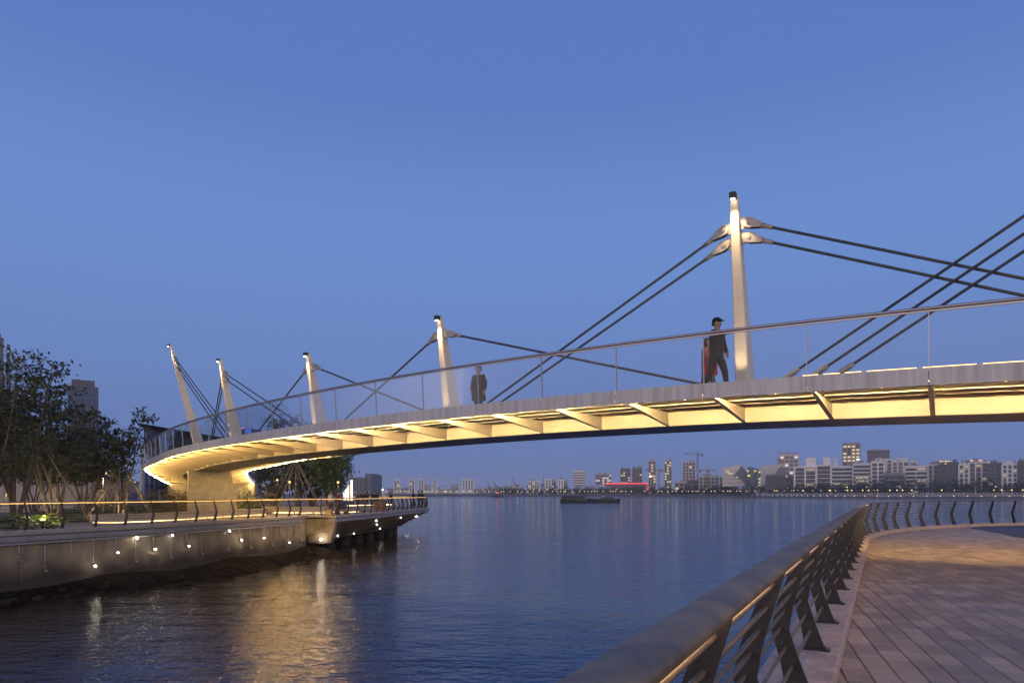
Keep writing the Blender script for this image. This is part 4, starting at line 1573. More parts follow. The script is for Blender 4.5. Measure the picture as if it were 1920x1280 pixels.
# low pale pavilion and the long louvred building behind it
Y = 50.5
t = thing('pavilion', 'low pale panelled pavilion wall behind the left trees', 'pavilion', (gx(60, Y), Y, PAVE))
xa, xb = gx(-120, Y), gx(171, Y)
n = 16
for k in range(n):
    u0, u1 = xa + (xb - xa) * k / n, xa + (xb - xa) * (k + 1) / n
    block(t, 'wall_panel', u0 + .015, u1 - .015, Y, Y + .12, PAVE + .05, at(0, 897, Y).z, M['white_panel'])
block(t, 'roof_edge', xa - .2, xb + .15, Y - .25, Y + 5, at(0, 897, Y).z + .02, at(0, 894.5, Y).z + .12, M['pale_frame'])
block(t, 'inner_wall', xa, xb - .05, Y + .13, Y + 4.8, PAVE, at(0, 897, Y).z, M['white_panel'])
A, B = Vector((gx(128, 53), 56, 0)), Vector((gx(258, 150), 150, 0))
dv = (B - A).normalized()
nv = Vector((dv.y, -dv.x, 0))
z1 = at(0, 876, 56).z
t = thing('louvred_building', 'long low building with pale louvres running back behind the trees', 'building', (A.x, A.y, PAVE))
m = MB()
m.prism([A + Vector((0, 0, PAVE)), B + Vector((0, 0, PAVE)), B + Vector((0, 0, z1)), A + Vector((0, 0, z1))], -nv * 8)
m.build('wall', M['tower_dark'], t)
m = MB()
m.prism([A + nv * .5 + Vector((0, 0, z1 + .02)), B + nv * .5 + Vector((0, 0, z1 + .02)), B + nv * .5 + Vector((0, 0, z1 + .3)), A + nv * .5 + Vector((0, 0, z1 + .3))], -nv * 9)
m.build('roof', M['pale_frame'], t)
ln = (B - A).length
for k in range(70):
    c = A + dv * (ln * (k + .5) / 70 * (0.35 + 0.65 * k / 70)) + nv * .18
    m = MB()
    m.box((c.x, c.y, (z1 + PAVE + 1.4) / 2), (.12, .28, z1 - PAVE - 1.6), (dv, nv, Vector((0, 0, 1))))
    m.build('louvre', M['white_panel'], t)
lp0 = A + dv * 16 + nv * 0.6 + Vector((0, 0, z1 - .15))
m = MB()
m.sphere(lp0, .16, 10, 6)
m.build('wall_lamp', M['lamp_warm'], t)
point(t, lp0 + nv * .5, 60, (1.0, 0.72, 0.4), .15)
m = MB()
for k in range(14):
    c = A + dv * (20 + k * 4.6) + nv * .48 + Vector((0, 0, z1 - .05))
    m.box(c, (3.2, .08, .06), (dv, nv, Vector((0, 0, 1))))
m.build('eaves_light', emat('eaves_led', (1.0, .72, .4), 1.6), t)

# slim lamp posts on the left bank
for lab, px, Y, yt, lit in (('slim bare mast just left of the bridge bend', 266, 47, 840, 0), ('slim lamp post in front of the louvred building', 193, 44, 884, 1)):
    p = Vector((gx(px, Y), Y, PAVE))
    zt = at(0, yt, Y).z
    t = thing('lamp_post', lab, 'lamp post', p)
    m = MB()
    m.tube([p, p + Vector((0, 0, zt - PAVE))], [.06, .035], 8)
    m.build('post', M['pipe'], t)
    m = MB()
    m.box((p.x + .12, p.y - .05, zt), (.42, .14, .08))
    m.build('lamp_head', M['black'], t)
    if lit:
        m = MB()
        m.sphere((p.x + .2, p.y - .05, zt - .09), .085, 8, 5)
        m.build('lens', M['lamp_warm'], t)
        point(t, (p.x + .2, p.y - .1, zt - .25), 45, (1.0, 0.74, 0.42), .1)

for lab, px, py, Y in (('left one of two small park lamps glowing among the dark trees', 520, 901, 61.5), ('right one of two small park lamps glowing among the dark trees', 543, 904.5, 58.5), ('small park lamp lighting the round green tree from its river side', 634, 905, 58)):
    p = Vector((gx(px, Y), Y, PAVE))
    zt = at(0, py, Y).z
    t = thing('park_lamp', lab, 'park lamp', p, 'park lamps under the trees')
    m = MB()
    m.tube([p, p + Vector((0, 0, zt - PAVE))], [.05, .03], 8)
    m.build('post', M['post'], t)
    m = MB()
    m.sphere((p.x, p.y, zt + .06), .10, 8, 6)
    m.build('globe', M['lamp_warm'], t)
    point(t, (p.x, p.y - .25, zt + .1), 70, (1.0, 0.82, 0.5), .1)

# light panels and the grey hall behind the pier
Y = 96
t = thing('light_sculpture', 'row of tall white light panels stepping up to the right beyond the green tree', 'light panel', (gx(652, Y), Y, PAVE))
LW = emat('white_light_panel', (1.0, .80, .62), 2.6)
for px, yt in ((644.8, 921.5), (646.8, 919), (648.9, 916.3), (651.0, 913.6), (653.2, 909.5)):
    block(t, 'light_panel', gx(px - .8, Y), gx(px + .75, Y), Y, Y + .18, PAVE + .4, at(0, yt, Y).z, LW)
block(t, 'light_panel', gx(657.4, Y), gx(660.6, Y), Y, Y + .18, PAVE + .4, at(0, 899.5, Y).z, LW)
block(t, 'panel_frame', gx(655.4, Y), gx(657.1, Y), Y, Y + .3, PAVE, at(0, 907, Y).z, M['tower_dark'])
block(t, 'plinth', gx(643, Y), gx(662.5, Y), Y - .2, Y + .5, PAVE - .1, PAVE + .35, M['tower_dark'])
Y = 300
t = thing('riverside_hall', 'windowless grey riverside hall with a stepped plant tower on its right end', 'hall', (gx(675, Y), Y, PAVE))
M['hall'] = mat('hall_cladding', (0.17, 0.19, 0.23), 0.6, var=0.12, scale=0.1)
block(t, 'wall', gx(655, Y), gx(686, Y), Y, Y + 30, PAVE, at(0, 894.5, Y).z, M['hall'])
block(t, 'end_wall', gx(686.2, Y), gx(695, Y), Y + 1, Y + 26, PAVE, at(0, 888.5, Y).z, M['hall'])
block(t, 'plant_tower', gx(680, Y), gx(694.5, Y), Y + 5, Y + 22, at(0, 894, Y).z, at(0, 886.8, Y).z, M['hall'])
m = MB()
for k in range(5):
    m.bbox(gx(682 + k * 2.4, Y), gx(683.2 + k * 2.4, Y), Y + 4.8, Y + 5, at(0, 893, Y).z, at(0, 888.5, Y).z)
m.build('vent', M['tower_dark'], t)
m = MB()
for k in range(5):
    x = gx(658 + k * 6.2, Y)
    m.bbox(x - .12, x + .12, Y - .12, Y - .01, PAVE, at(0, 894.5, Y).z)
m.build('wall_joint', M['tower_dark'], t, kind='stuff')
block(t, 'lower_roof', gx(661, Y - 14), gx(697, Y - 14), Y - 14, Y - 2, at(0, 924, Y - 14).z, at(0, 921, Y - 14).z, M['pale_frame'])

# white ship moored beyond the hall with three flood lamps
Y = 430
t = thing('moored_ship', 'white moored ship with three dazzling flood lamps beyond the grey hall', 'ship', (gx(708, Y), Y, 0))
M['ship_white'] = mat('ship_white', (0.55, 0.55, 0.56), 0.5)
m = MB()
xa, xb = gx(696, Y), gx(723, Y)
m.loft([[Vector((xa + 1 * (1 - u), Y - 3 * k, z)), Vector((xb, Y - 3 * k, z)), Vector((xb + 1.5 * u, Y, z)), Vector((xb, Y + 3 * k, z)), Vector((xa + 1 * (1 - u), Y + 3 * k, z))] for z, k, u in ((-.3, .7, 0), (1.4, 1, .6), (3.4, 1.05, 1))])
m.build('hull', M['ship_white'], t)
block(t, 'deckhouse', gx(699, Y), gx(719, Y), Y - 2.4, Y + 2.4, 3.4, at(0, 919.5, Y).z, M['ship_white'])
block(t, 'bridge_house', gx(702.5, Y), gx(714.5, Y), Y - 2, Y + 2, at(0, 919.5, Y).z, at(0, 915, Y).z, M['ship_white'])
m = MB()
for px, yt in ((704, 907), (709, 903), (713, 906), (717, 908)):
    m.tube([(gx(px, Y), Y, at(0, 915, Y).z), (gx(px, Y), Y, at(0, yt, Y).z)], .12, 5)
m.build('mast', M['ship_white'], t)
m = MB()
for k in range(7):
    m.bbox(gx(700 + 2.6 * k, Y), gx(701.3 + 2.6 * k, Y), Y - 2.5, Y - 2.42, at(0, 923.4, Y).z, at(0, 921.6, Y).z)
m.build('cabin_window', M['lamp_warm2'], t)
for px, py in ((700.3, 917.5), (710, 915.5), (717.7, 917.6)):
    m = MB()
    m.sphere(at(px, py, Y - 3.2), .42, 8, 5)
    m.build('flood_lamp', emat('flood_lamp', (1.0, .86, .68), 30), t)

# ------------------------------------------------------------------ far bank skyline
FM_ = {}


def fmat(key, c, rough=0.7, metal=0.0):
    if key not in FM_:
        FM_[key] = mat(key, c, rough, metal, var=0.06, scale=0.05)
    return FM_[key]


LITS = [emat('lit_room_warm', (1.0, .80, .52), 0.75), emat('lit_room_white', (1.0, .92, .80), 0.85), emat('lit_room_dim', (1.0, .78, .55), 0.42)]
GZ = 2.9
FGROUP = 'buildings on the far bank'


def far_block(label, px0, px1, ytop, Y, wall=(.36, .36, .38), glass=(.045, .06, .09), floor=3.5, bay=4.0, lit=0.06, pier=0.35, band=0.4, dep=None, proud=0.6, tops=(), side=0.0, name='apartment_block', cat='building', litkind=0, base=None, wkey=None, yt_plant=True):
    random.seed(hash(label) % 1000 if False else sum(ord(c) for c in label))
    xc = (gx(px0, Y) + gx(px1, Y)) / 2
    ang = math.atan2(xc, Y)
    ca = math.cos(ang)
    x0, x1 = xc + (gx(px0, Y) - xc) * ca, xc + (gx(px1, Y) - xc) * ca
    zt = at(0, ytop, Y).z
    dep = dep or max(8, (x1 - x0) * 0.6)
    z0 = GZ if base is None else base
    t = thing(name, label, cat, (xc, Y, z0), FGROUP)
    t.rotation_euler = (0, 0, -ang)
    wm = fmat(wkey or 'wall_%02d_%02d' % (int(wall[0] * 50), int(wall[2] * 50)), wall)
    gm = fmat('glass_%02d_%02d' % (int(glass[0] * 200), int(glass[2] * 200)), glass, 0.25)
    MB().bbox(x0 + .3, x1 - .3, Y, Y + dep, z0, zt).build('body', gm, t)
    n = max(1, int(round((x1 - x0) / bay)))
    nf = max(1, int((zt - z0) / floor))
    fh = (zt - z0) / nf
    m = MB()
    if pier:
        for k in range(n + 1):
            x = x0 + (x1 - x0) * k / n
            m.bbox(x - pier, x + pier, Y - proud, Y + .4, z0, zt)
        nd = max(1, int(dep / bay / 1.5))
        for k in range(nd + 1):
            y = Y + dep * k / nd
            for xs in (x0, x1):
                m.bbox(xs - .45, xs + .45, y - pier, y + pier, z0, zt)
        m.build('facade_pier', wm, t, kind='stuff')
    m = MB()
    if band:
        for k in range(1, nf + 1):
            z = z0 + fh * k
            m.bbox(x0 - .35, x1 + .35, Y - proud + .04, Y + dep + .3, z - band, z + .02)
        m.build('floor_band', wm, t, kind='stuff')
    m = MB()
    any_ = False
    for k in range(nf):
        for j in range(n):
            if random.random() < lit:
                xa = x0 + (x1 - x0) * (j + .14) / n
                xb = x0 + (x1 - x0) * (j + .86) / n
                m.quad((xa, Y - .06, z0 + fh * (k + .18)), (xb, Y - .06, z0 + fh * (k + .18)), (xb, Y - .06, z0 + fh * (k + .72)), (xa, Y - .06, z0 + fh * (k + .72)))
                any_ = True
    if any_:
        m.build('lit_window', LITS[litkind], t, kind='stuff')
    MB().bbox(x0 - .3, x1 + .3, Y - proud, Y + dep, zt + .03, zt + 1.1).build('parapet', wm, t)
    if yt_plant and x1 - x0 > 5:
        m = MB()
        for k in range(random.randint(2, 4)):
            c = random.uniform(x0 + 1.5, x1 - 1.5)
            w_ = random.uniform(.8, max(1.0, (x1 - x0) * .09))
            m.bbox(c - w_, c + w_, Y + 2.1, Y + 5.5, zt + .2, zt + random.uniform(1.8, 3.6))
        for k in range(random.randint(0, 2)):
            c = random.uniform(x0 + 1.5, x1 - 1.5)
            m.bbox(c - .09, c + .09, Y + 3, Y + 3.2, zt + .2, zt + random.uniform(4, 7))
        m.build('roof_plant', fmat('roof_plant_grey', (.24, .24, .26)), t)
    for a, b, yy in tops:
        MB().bbox(xc + (gx(a, Y) - xc) * ca, xc + (gx(b, Y) - xc) * ca, Y + 1.5, Y + dep - 1, zt + .1, at(0, yy, Y).z).build('roof_house', wm, t)
    return t


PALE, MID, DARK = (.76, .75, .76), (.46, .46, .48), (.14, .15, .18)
# the far, hazy towers on the left
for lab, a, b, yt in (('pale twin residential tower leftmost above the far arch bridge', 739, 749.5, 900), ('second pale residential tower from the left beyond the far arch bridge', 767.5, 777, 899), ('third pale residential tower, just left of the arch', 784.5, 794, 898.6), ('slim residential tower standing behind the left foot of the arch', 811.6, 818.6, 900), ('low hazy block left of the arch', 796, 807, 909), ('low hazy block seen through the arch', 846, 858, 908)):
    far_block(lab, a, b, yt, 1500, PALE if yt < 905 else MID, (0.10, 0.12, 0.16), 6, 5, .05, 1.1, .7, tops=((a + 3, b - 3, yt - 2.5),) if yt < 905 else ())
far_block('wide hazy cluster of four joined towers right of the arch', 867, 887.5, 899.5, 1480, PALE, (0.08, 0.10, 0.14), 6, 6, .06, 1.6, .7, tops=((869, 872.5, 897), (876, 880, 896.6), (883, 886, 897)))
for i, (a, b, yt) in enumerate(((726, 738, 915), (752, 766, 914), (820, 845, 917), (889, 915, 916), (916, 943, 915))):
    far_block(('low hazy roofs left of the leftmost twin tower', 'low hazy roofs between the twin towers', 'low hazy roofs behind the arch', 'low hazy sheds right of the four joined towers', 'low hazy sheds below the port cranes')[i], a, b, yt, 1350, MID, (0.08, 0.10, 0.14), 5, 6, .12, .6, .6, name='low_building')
far_block('stepped dark terminal building under the port cranes', 944, 974, 914, 1000, MID, (0.05, 0.06, 0.08), 5, 6, .08, .5, .6, tops=((952, 966, 910.5), (956, 961, 908)), name='low_building')
far_block('pale gridded block left of the white twin blocks', 991, 1010.5, 903, 950, PALE, (0.12, 0.13, 0.16), 3.6, 3.2, .22, .5, .6, tops=((995, 1004, 901),))
far_block('left one of two white stepped blocks', 1023, 1033.5, 898.6, 940, (0.78, 0.78, 0.78), (0.12, 0.13, 0.16), 3.6, 3.4, .03, 1.0, .5)
far_block('grey block behind the left white stepped block', 1034.5, 1042, 903, 960, MID, (0.08, 0.10, 0.13), 3.6, 3.4, .05, .5, .6)
far_block('right one of two white stepped blocks', 1047, 1056, 899.5, 940, (0.78, 0.78, 0.78), (0.12, 0.13, 0.16), 3.6, 3.4, .03, 1.0, .5)
far_block('grey block behind the right white stepped block', 1057, 1064, 901.5, 965, MID, (0.08, 0.10, 0.13), 3.6, 3.4, .05, .5, .6)
far_block('hazy white office tower with a dark panel near its top', 1075, 1098, 883, 1150, (0.78, 0.76, 0.78), (0.20, 0.21, 0.24), 4.2, 22, .0, 0, 1.5, name='office_tower', tops=((1079, 1096, 881.6),))
far_block('broad tower with scattered lit windows behind the pale stadium roof', 1116.5, 1146, 889, 1050, (0.46, 0.46, 0.51), (0.06, 0.07, 0.10), 3.7, 3.6, .42, .4, .5, litkind=1, name='office_tower', tops=((1120, 1128, 887.4), (1136, 1143, 887.4)))
far_block('left one of two dark towers behind the red stadium', 1163.6, 1181.5, 879, 1000, (0.17, 0.17, 0.20), (0.05, 0.06, 0.07), 3.6, 3.2, .22, .5, .5, name='tower', tops=((1166, 1179, 877.5),))
far_block('right one of two dark towers behind the red stadium', 1185.8, 1203.5, 877.5, 1000, (0.20, 0.20, 0.23), (0.05, 0.06, 0.07), 3.6, 3.2, .20, .5, .5, name='tower', tops=((1188, 1200, 876),))
far_block('slender tower with a dazzling lamp beside the red stadium', 1216, 1229.5, 864, 900, (0.46, 0.43, 0.42), (0.06, 0.06, 0.07), 3.5, 2.9, .40, .4, .5, name='tower', tops=((1222, 1229, 861.6),))
far_block('slender tower standing alone right of the one with the dazzling lamp', 1246, 1258.8, 864, 900, (0.43, 0.42, 0.42), (0.06, 0.06, 0.07), 3.5, 2.9, .32, .4, .5, name='tower', tops=((1247, 1253, 861.8),))
m = MB()
m.sphere(at(1219.5, 892.5, 897), .9, 8, 5)
m.build('flood_lamp', emat('dazzling_lamp', (1, .95, .85), 6), loc=at(1219.5, 892.5, 897), label='dazzling white flood lamp on the slender tower by the red stadium', cat='lamp')
far_block('bare concrete tower under construction beneath the tall crane', 1280, 1303.5, 866, 860, (0.51, 0.51, 0.56), (0.07, 0.07, 0.10), 4.0, 3.4, .03, .55, .8, name='tower', tops=((1284, 1300, 864.6),))
far_block('low dark flat pavilion left of the concrete frames', 1265, 1291, 904.5, 800, MID, (0.04, 0.05, 0.06), 4, 6, .05, .4, .7, name='low_building')
far_block('dark unfinished block below the crane tower', 1289, 1311, 901, 780, (0.15, 0.15, 0.19), (0.04, 0.04, 0.06), 3.4, 3.4, .02, .5, .5)
far_block('pale concrete frame building with open floors', 1311, 1348, 893.5, 760, (0.53, 0.53, 0.57), (0.04, 0.04, 0.06), 3.6, 4.4, .0, .55, .8, tops=((1313, 1330, 890), (1334, 1346, 891)))
far_block('second open concrete frame right of the first', 1350.5, 1381.5, 895.5, 750, (0.24, 0.24, 0.28), (0.04, 0.04, 0.06), 3.6, 4.4, .02, .5, .7, tops=((1358, 1372, 893),))


def facet_hall(label, pts, Y, dep, col, col2, fold):
    """angular building: outline in photo columns/rows, one darker facet folded back"""
    xc = gx(sum(a for a, b in pts) / len(pts), Y)
    t = thing('angular_hall', label, 'office building', (xc, Y, GZ), FGROUP)
    t.rotation_euler = (0, 0, -math.atan2(xc, Y))
    P_ = [Vector((gx(a, Y), Y, max(GZ, at(0, b, Y).z))) for a, b in pts]
    MB().prism(P_, (0, dep, 0)).build('pale_facade', fmat('facet_%d' % int(col[0] * 100), col, .3), t)
    Q_ = [Vector((gx(a, Y), Y - .25 - k * .0, max(GZ, at(0, b, Y).z))) for k, (a, b) in enumerate(fold)]
    MB().prism(Q_, (0, .2, 0)).build('dark_facet', fmat('facet_%d' % int(col2[0] * 100), col2, .25), t)
    m = MB()
    z = GZ + 4
    ztop = max(p.z for p in P_)
    xa, xb = min(p.x for p in P_), max(p.x for p in P_)
    while z < ztop - 6:
        m.bbox(xa + 1, xb - 1, Y - .32, Y - .02, z, z + .28)
        z += 4
    m.build('floor_line', fmat('facet_line', (0.22, 0.23, 0.26)), t, kind='stuff')
    return t


t = facet_hall('angular glass building with a dark triangular facet and sharp peak', [(1355.5, 912), (1355.5, 876.5), (1390.5, 871), (1401, 888), (1401, 912)], 720, 30, (0.62, 0.59, 0.57), (0.10, 0.13, 0.17), [(1375.5, 893), (1390.5, 871.4), (1400.6, 888), (1400.6, 911), (1390, 900)])
m = MB()
for a, b, yy in ((1362, 1369, 884), (1366, 1374, 888), (1380, 1384, 895)):
    m.quad(*(at(p, q, 719.6) for p, q in ((a, yy), (b, yy), (b, yy - 1.2), (a, yy - 1.2))))
m.build('lit_window', LITS[1], t)
t = facet_hall('blue glass building with a glowing yellow room beside the peaked one', [(1401.8, 912), (1401.8, 876), (1406, 874.5), (1420.5, 878.5), (1420.5, 912)], 700, 26, (0.09, 0.14, 0.20), (0.06, 0.10, 0.15), [(1402.4, 911), (1402.4, 884), (1408, 880), (1408, 911)])
m = MB()
for a, b, y0_, y1_ in ((1402, 1405, 884, 881), (1402.4, 1407.5, 893, 889.5), (1414, 1418, 884, 881.5)):
    m.quad(*(at(p, q, 699.3) for p, q in ((a, y0_), (b, y0_), (b, y1_), (a, y1_))))
m.build('lit_window', emat('yellow_room', (1, .78, .12), .9), t)
far_block('narrow block with rows of lit windows between two angular buildings', 1421.5, 1427, 881, 690, (0.46, 0.46, 0.46), (0.06, 0.07, 0.08), 3.4, 2.5, .8, .2, .5, dep=12)
facet_hall('broad angular grey building with a dark blue fold', [(1427.5, 912), (1427.5, 873), (1466, 870.5), (1472, 875), (1472, 912)], 680, 28, (0.51, 0.50, 0.51), (0.13, 0.15, 0.20), [(1448, 912), (1448, 893), (1463, 874.5), (1471.5, 877), (1471.5, 911)])
far_block('tall pale tower topped by construction cranes', 1462, 1497, 853, 760, (0.59, 0.56, 0.56), (0.16, 0.16, 0.18), 4.0, 5.0, .22, .3, .9, tops=((1466, 1494, 851.5),), litkind=1, name='tower')
far_block('dark scaffolded frame left of the balconied apartments', 1436, 1460, 893, 640, (0.13, 0.12, 0.15), (0.04, 0.04, 0.06), 3.3, 2.6, .0, .3, .35)
far_block('second dark scaffolded frame next to the balconied apartments', 1463.5, 1486, 896, 636, (0.13, 0.12, 0.15), (0.04, 0.04, 0.06), 3.3, 2.6, .02, .3, .35)
# riverside apartments, left to right
APT = [
    ('pale framed riverside apartments with three dark bays', 1489.7, 1530, 876, 610, PALE, 3.2, 8.6, 'B', ((1511, 1529.5, 857.5),)),
    ('pale framed riverside apartments with an arched roof house', 1530.8, 1558, 873, 606, PALE, 3.2, 9.0, 'B', ((1543.7, 1557, 857),)),
    ('long white banded apartments stepping left of the lit office tower', 1559, 1598.5, 875, 600, (0.62, 0.64, 0.68), 3.2, 30, 'H', ((1563, 1570, 857.5),)),
    ('white balconied apartments in front of the lit office tower', 1599.6, 1633, 870, 590, (0.59, 0.60, 0.67), 3.2, 12, 'H', ((1602, 1620, 867),)),
    ('pale gridded apartments right of the lit office tower', 1634, 1658, 866.5, 585, (0.71, 0.71, 0.73), 3.2, 4.0, 'G', ((1638, 1648, 864),)),
    ('low dark riverside block with a flat pale roof', 1656.5, 1695.5, 889, 560, (0.22, 0.24, 0.29), 3.4, 20, 'H', ((1662, 1690, 886),)),
    ('white apartments with deep balconies in front of the dark tower', 1696.5, 1739, 875, 560, (0.65, 0.67, 0.71), 3.2, 8.0, 'H', ((1702, 1718, 872),)),
    ('grey apartments with tall upright fins', 1740.3, 1758, 872, 552, (0.53, 0.54, 0.59), 3.3, 2.6, 'V', ()),
    ('dark blue glass apartments below the first glowing crown', 1758.4, 1775, 873, 545, (0.08, 0.10, 0.15), 3.3, 5, 'V', ()),
    ('navy apartments with one column of lit balconies', 1775.8, 1797.5, 868.5, 540, (0.10, 0.12, 0.18), 3.2, 4.2, 'G', ()),
    ('pale gridded apartments between the two glowing crowns', 1798.2, 1816.5, 870.5, 535, (0.62, 0.64, 0.67), 3.2, 3.4, 'G', ()),
    ('pale tall apartments with a glowing golden crown', 1817.5, 1852, 868, 530, (0.59, 0.59, 0.62), 3.3, 3.6, 'V', ()),
    ('dark apartments stepping down right of the golden crown', 1852.7, 1878.5, 869.5, 522, (0.12, 0.13, 0.18), 3.2, 4.0, 'G', ()),
    ('pale apartments with small square windows near the right edge', 1879.4, 1908, 870, 515, (0.65, 0.65, 0.68), 3.2, 3.3, 'G', ((1886, 1900, 863.5),)),
    ('dark navy apartments cut by the right edge of the picture', 1908.8, 1945, 866, 508, (0.09, 0.10, 0.15), 3.2, 5.0, 'V', ()),
]
for lab, a, b, yt, Y, wall, fl, bay, st, tops in APT:
    kw = dict(B=dict(pier=.7, band=.35, lit=.05), H=dict(pier=.25, band=1.1, proud=1.3, lit=.07), G=dict(pier=.65, band=.8, lit=.13), V=dict(pier=.5, band=.25, lit=.05))[st]
    far_block(lab, a, b, yt, Y, wall, (0.04, 0.05, 0.08), fl, bay, tops=tops, dep=22, litkind=2, **kw)
far_block('office tower with rows of bright lit floors above the apartments', 1580, 1612.6, 833, 780, (0.26, 0.24, 0.22), (0.07, 0.07, 0.07), 3.9, 4.2, .62, .5, .7, name='office_tower', cat='tower', litkind=0, tops=((1580, 1612.5, 830),))
far_block('plain dark tower with a pale rooftop screen', 1627, 1667, 846, 800, (0.12, 0.12, 0.14), (0.10, 0.10, 0.12), 4, 4, .0, .25, .3, name='office_tower', cat='tower')
MB().bbox(gx(1628, 800), gx(1666.5, 800), 802, 815, at(0, 845.2, 800).z + 1.2, at(0, 842, 800).z).build('roof_screen', fmat('roof_screen_pale', (0.54, 0.54, 0.59)), bpy.data.objects['office_tower'] if False else [o for o in bpy.data.objects if o.get('label') == 'plain dark tower with a pale rooftop screen'][0])
far_block('pale rooftop block with a lit terrace behind the low dark block', 1642, 1672, 861.5, 690, (0.65, 0.64, 0.65), (0.12, 0.12, 0.14), 3.3, 4.4, .04, .8, .7, tops=((1644, 1652, 858.5),))
far_block('pale block with tall slanting fins on its roof', 1673, 1703.5, 866, 680, (0.62, 0.62, 0.65), (0.12, 0.12, 0.15), 3.3, 4.2, .03, .8, .6, tops=((1680, 1703, 857.5), (1674, 1690, 861)))
far_block('small block with a dark roof room behind the deep balconies', 1707, 1718.6, 866, 670, (0.65, 0.65, 0.68), (0.10, 0.10, 0.13), 3.3, 4, .03, .8, .6, tops=((1707.5, 1718, 862),))
# glowing crowns and terrace lights
CR = emat('crown_light', (1, .62, .28), 1.5)
for lab, Y, parts in (('block with the first glowing golden roof crown from the left', 560, ((1760.5, 1781.5, 865.2, 864), (1764, 1778, 870, 868.5), (1766, 1772, 873, 872))), ('block with the second glowing golden roof crown near the right edge', 545, ((1818, 1840, 863.8, 862.3), (1824, 1863, 870.5, 868.6), (1846, 1860, 867, 866)))):
    t = thing('crowned_block', lab, 'building', (gx(parts[0][0], Y), Y, GZ), 'glowing crowns on the right apartments')
    a, b = parts[0][0], parts[0][1]
    MB().bbox(gx(a, Y) + 1, gx(b, Y) - 1, Y + .6, Y + 6, GZ, at(0, parts[0][2], Y).z).build('roof_storey', fmat('crown_wall', (0.46, 0.45, 0.43)), t)
    MB().bbox(gx(a, Y) - .5, gx(b, Y) + .5, Y - .6, Y + 7, at(0, parts[0][2] - .1, Y).z, at(0, parts[0][3] - .3, Y).z).build('roof_slab', fmat('crown_wall', (0.46, 0.45, 0.43)), t)
    for a, b, y0_, y1_ in parts:
        MB().bbox(gx(a, Y), gx(b, Y), Y - .9, Y - .65, at(0, y0_, Y).z, at(0, y1_, Y).z).build('light_band', CR, t)
m = MB()
m.bbox(gx(1605, 760), gx(1611.5, 760), 759, 759.4, at(0, 862, 760).z, at(0, 859.5, 760).z)
m.build('roof_screen_display', emat('blue_white_screen', (.75, .85, 1), 1.6), loc=at(1605, 862, 760), label='small blue white display on the roof before the lit office tower', cat='screen')
for i, (px, yt, Y, lab, c) in enumerate(((463, 806.5, 300, 'far tower top lit blue seen through the bridge glass', (.10, .20, 1)),)):
    t = thing('lit_tower', lab, 'tower', (gx(458, Y), Y, PAVE))
    block(t, 'body', gx(453, Y), gx(472, Y), Y, Y + 12, PAVE, at(0, 802.5, Y).z, M['curtain'])
    block(t, 'blue_screen', gx(460, Y), gx(471.5, Y), Y - .3, Y - .05, at(0, 812, Y).z, at(0, 803, Y).z, emat('blue_screen', c, .75))
    block(t, 'pink_sign', gx(452.5, Y), gx(458, Y), Y - .3, Y - .05, at(0, 803.5, Y).z, at(0, 801.5, Y).z, emat('pink_sign', (1, .3, .5), 1.0))

# stadium with a red lit rim, pale shell roof to its left
Y = 960
t = thing('stadium', 'low stadium with a glowing red rim on the far bank', 'stadium', (gx(1177, Y), Y, GZ), FGROUP)
cx, rx, ry = gx(1177, Y), (gx(1219, Y) - gx(1135, Y)) / 2, 24


def ell(k, z):
    return [Vector((cx + rx * k * math.cos(2 * math.pi * j / 40), Y + ry * k * math.sin(2 * math.pi * j / 40), z)) for j in range(40)]


zr, zb = at(0, 905.5, Y).z, GZ
MB().loft([ell(.80, zb), ell(.84, zb + (zr - zb) * .4), ell(.97, zr - 1.2)]).build('bowl', fmat('stadium_bowl', (.30, .24, .25)), t)
MB().loft([ell(.985, zr - 1.5), ell(1.0, zr), ell(.96, zr + .02), ell(.94, zr - 1.4)], False).build('rim', emat('red_rim', (1, .05, .07), 1.5), t)
m = MB()
for k in range(10):
    a = math.radians(-84 + 8.5 * k)
    p, q = Vector((cx + rx * .86 * math.cos(a), Y + ry * .86 * math.sin(a), zb + 2)), Vector((cx + rx * .975 * math.cos(a), Y + ry * .975 * math.sin(a), zr - 1.6))
    if k > 5:
        m.tube([p, q], .55, 5)
m.build('red_fin', emat('red_fin', (1, .12, .13), .8), t)
MB().loft([ell(.90, zr - .6), ell(.3, zr + .6)], True).build('roof', fmat('stadium_roof', (.5, .3, .32)), t)
t = thing('shell_roof', 'pale grey arched shell roof stretching left of the red stadium', 'hall', (gx(1100, 930), 930, GZ), FGROUP)
m = MB()
rings = []
xa, xb = gx(1059, 930), gx(1146, 930)
for k in range(25):
    u = k / 24
    x = xa + (xb - xa) * u
    zt = GZ + .6 + (at(0, 908, 930).z - GZ - .6) * (1 - (2 * min(u / 1.25, 1) - 1) ** 2) ** .75
    rings.append([Vector((x, 918, GZ)), Vector((x, 920, GZ + (zt - GZ) * .72)), Vector((x, 930, zt)), Vector((x, 950, zt - 1)), Vector((x, 960, GZ))])
m.loft(rings, False, 0, False, False)
m.build('shell', fmat('shell_grey', (.42, .42, .44)), t)
m = MB()
for k in range(9):
    x = xa + (xb - xa) * (.22 + .07 * k)
    m.bbox(x, x + 2.6, 917.2, 918.2, GZ + .5, GZ + 3.4 + 1.2 * math.sin(k * .4))
m.build('window', fmat('shell_window', (.05, .06, .09)), t)

# cranes
CM = fmat('crane_steel', (.20, .19, .20))
CO = fmat('crane_orange', (.38, .16, .08))


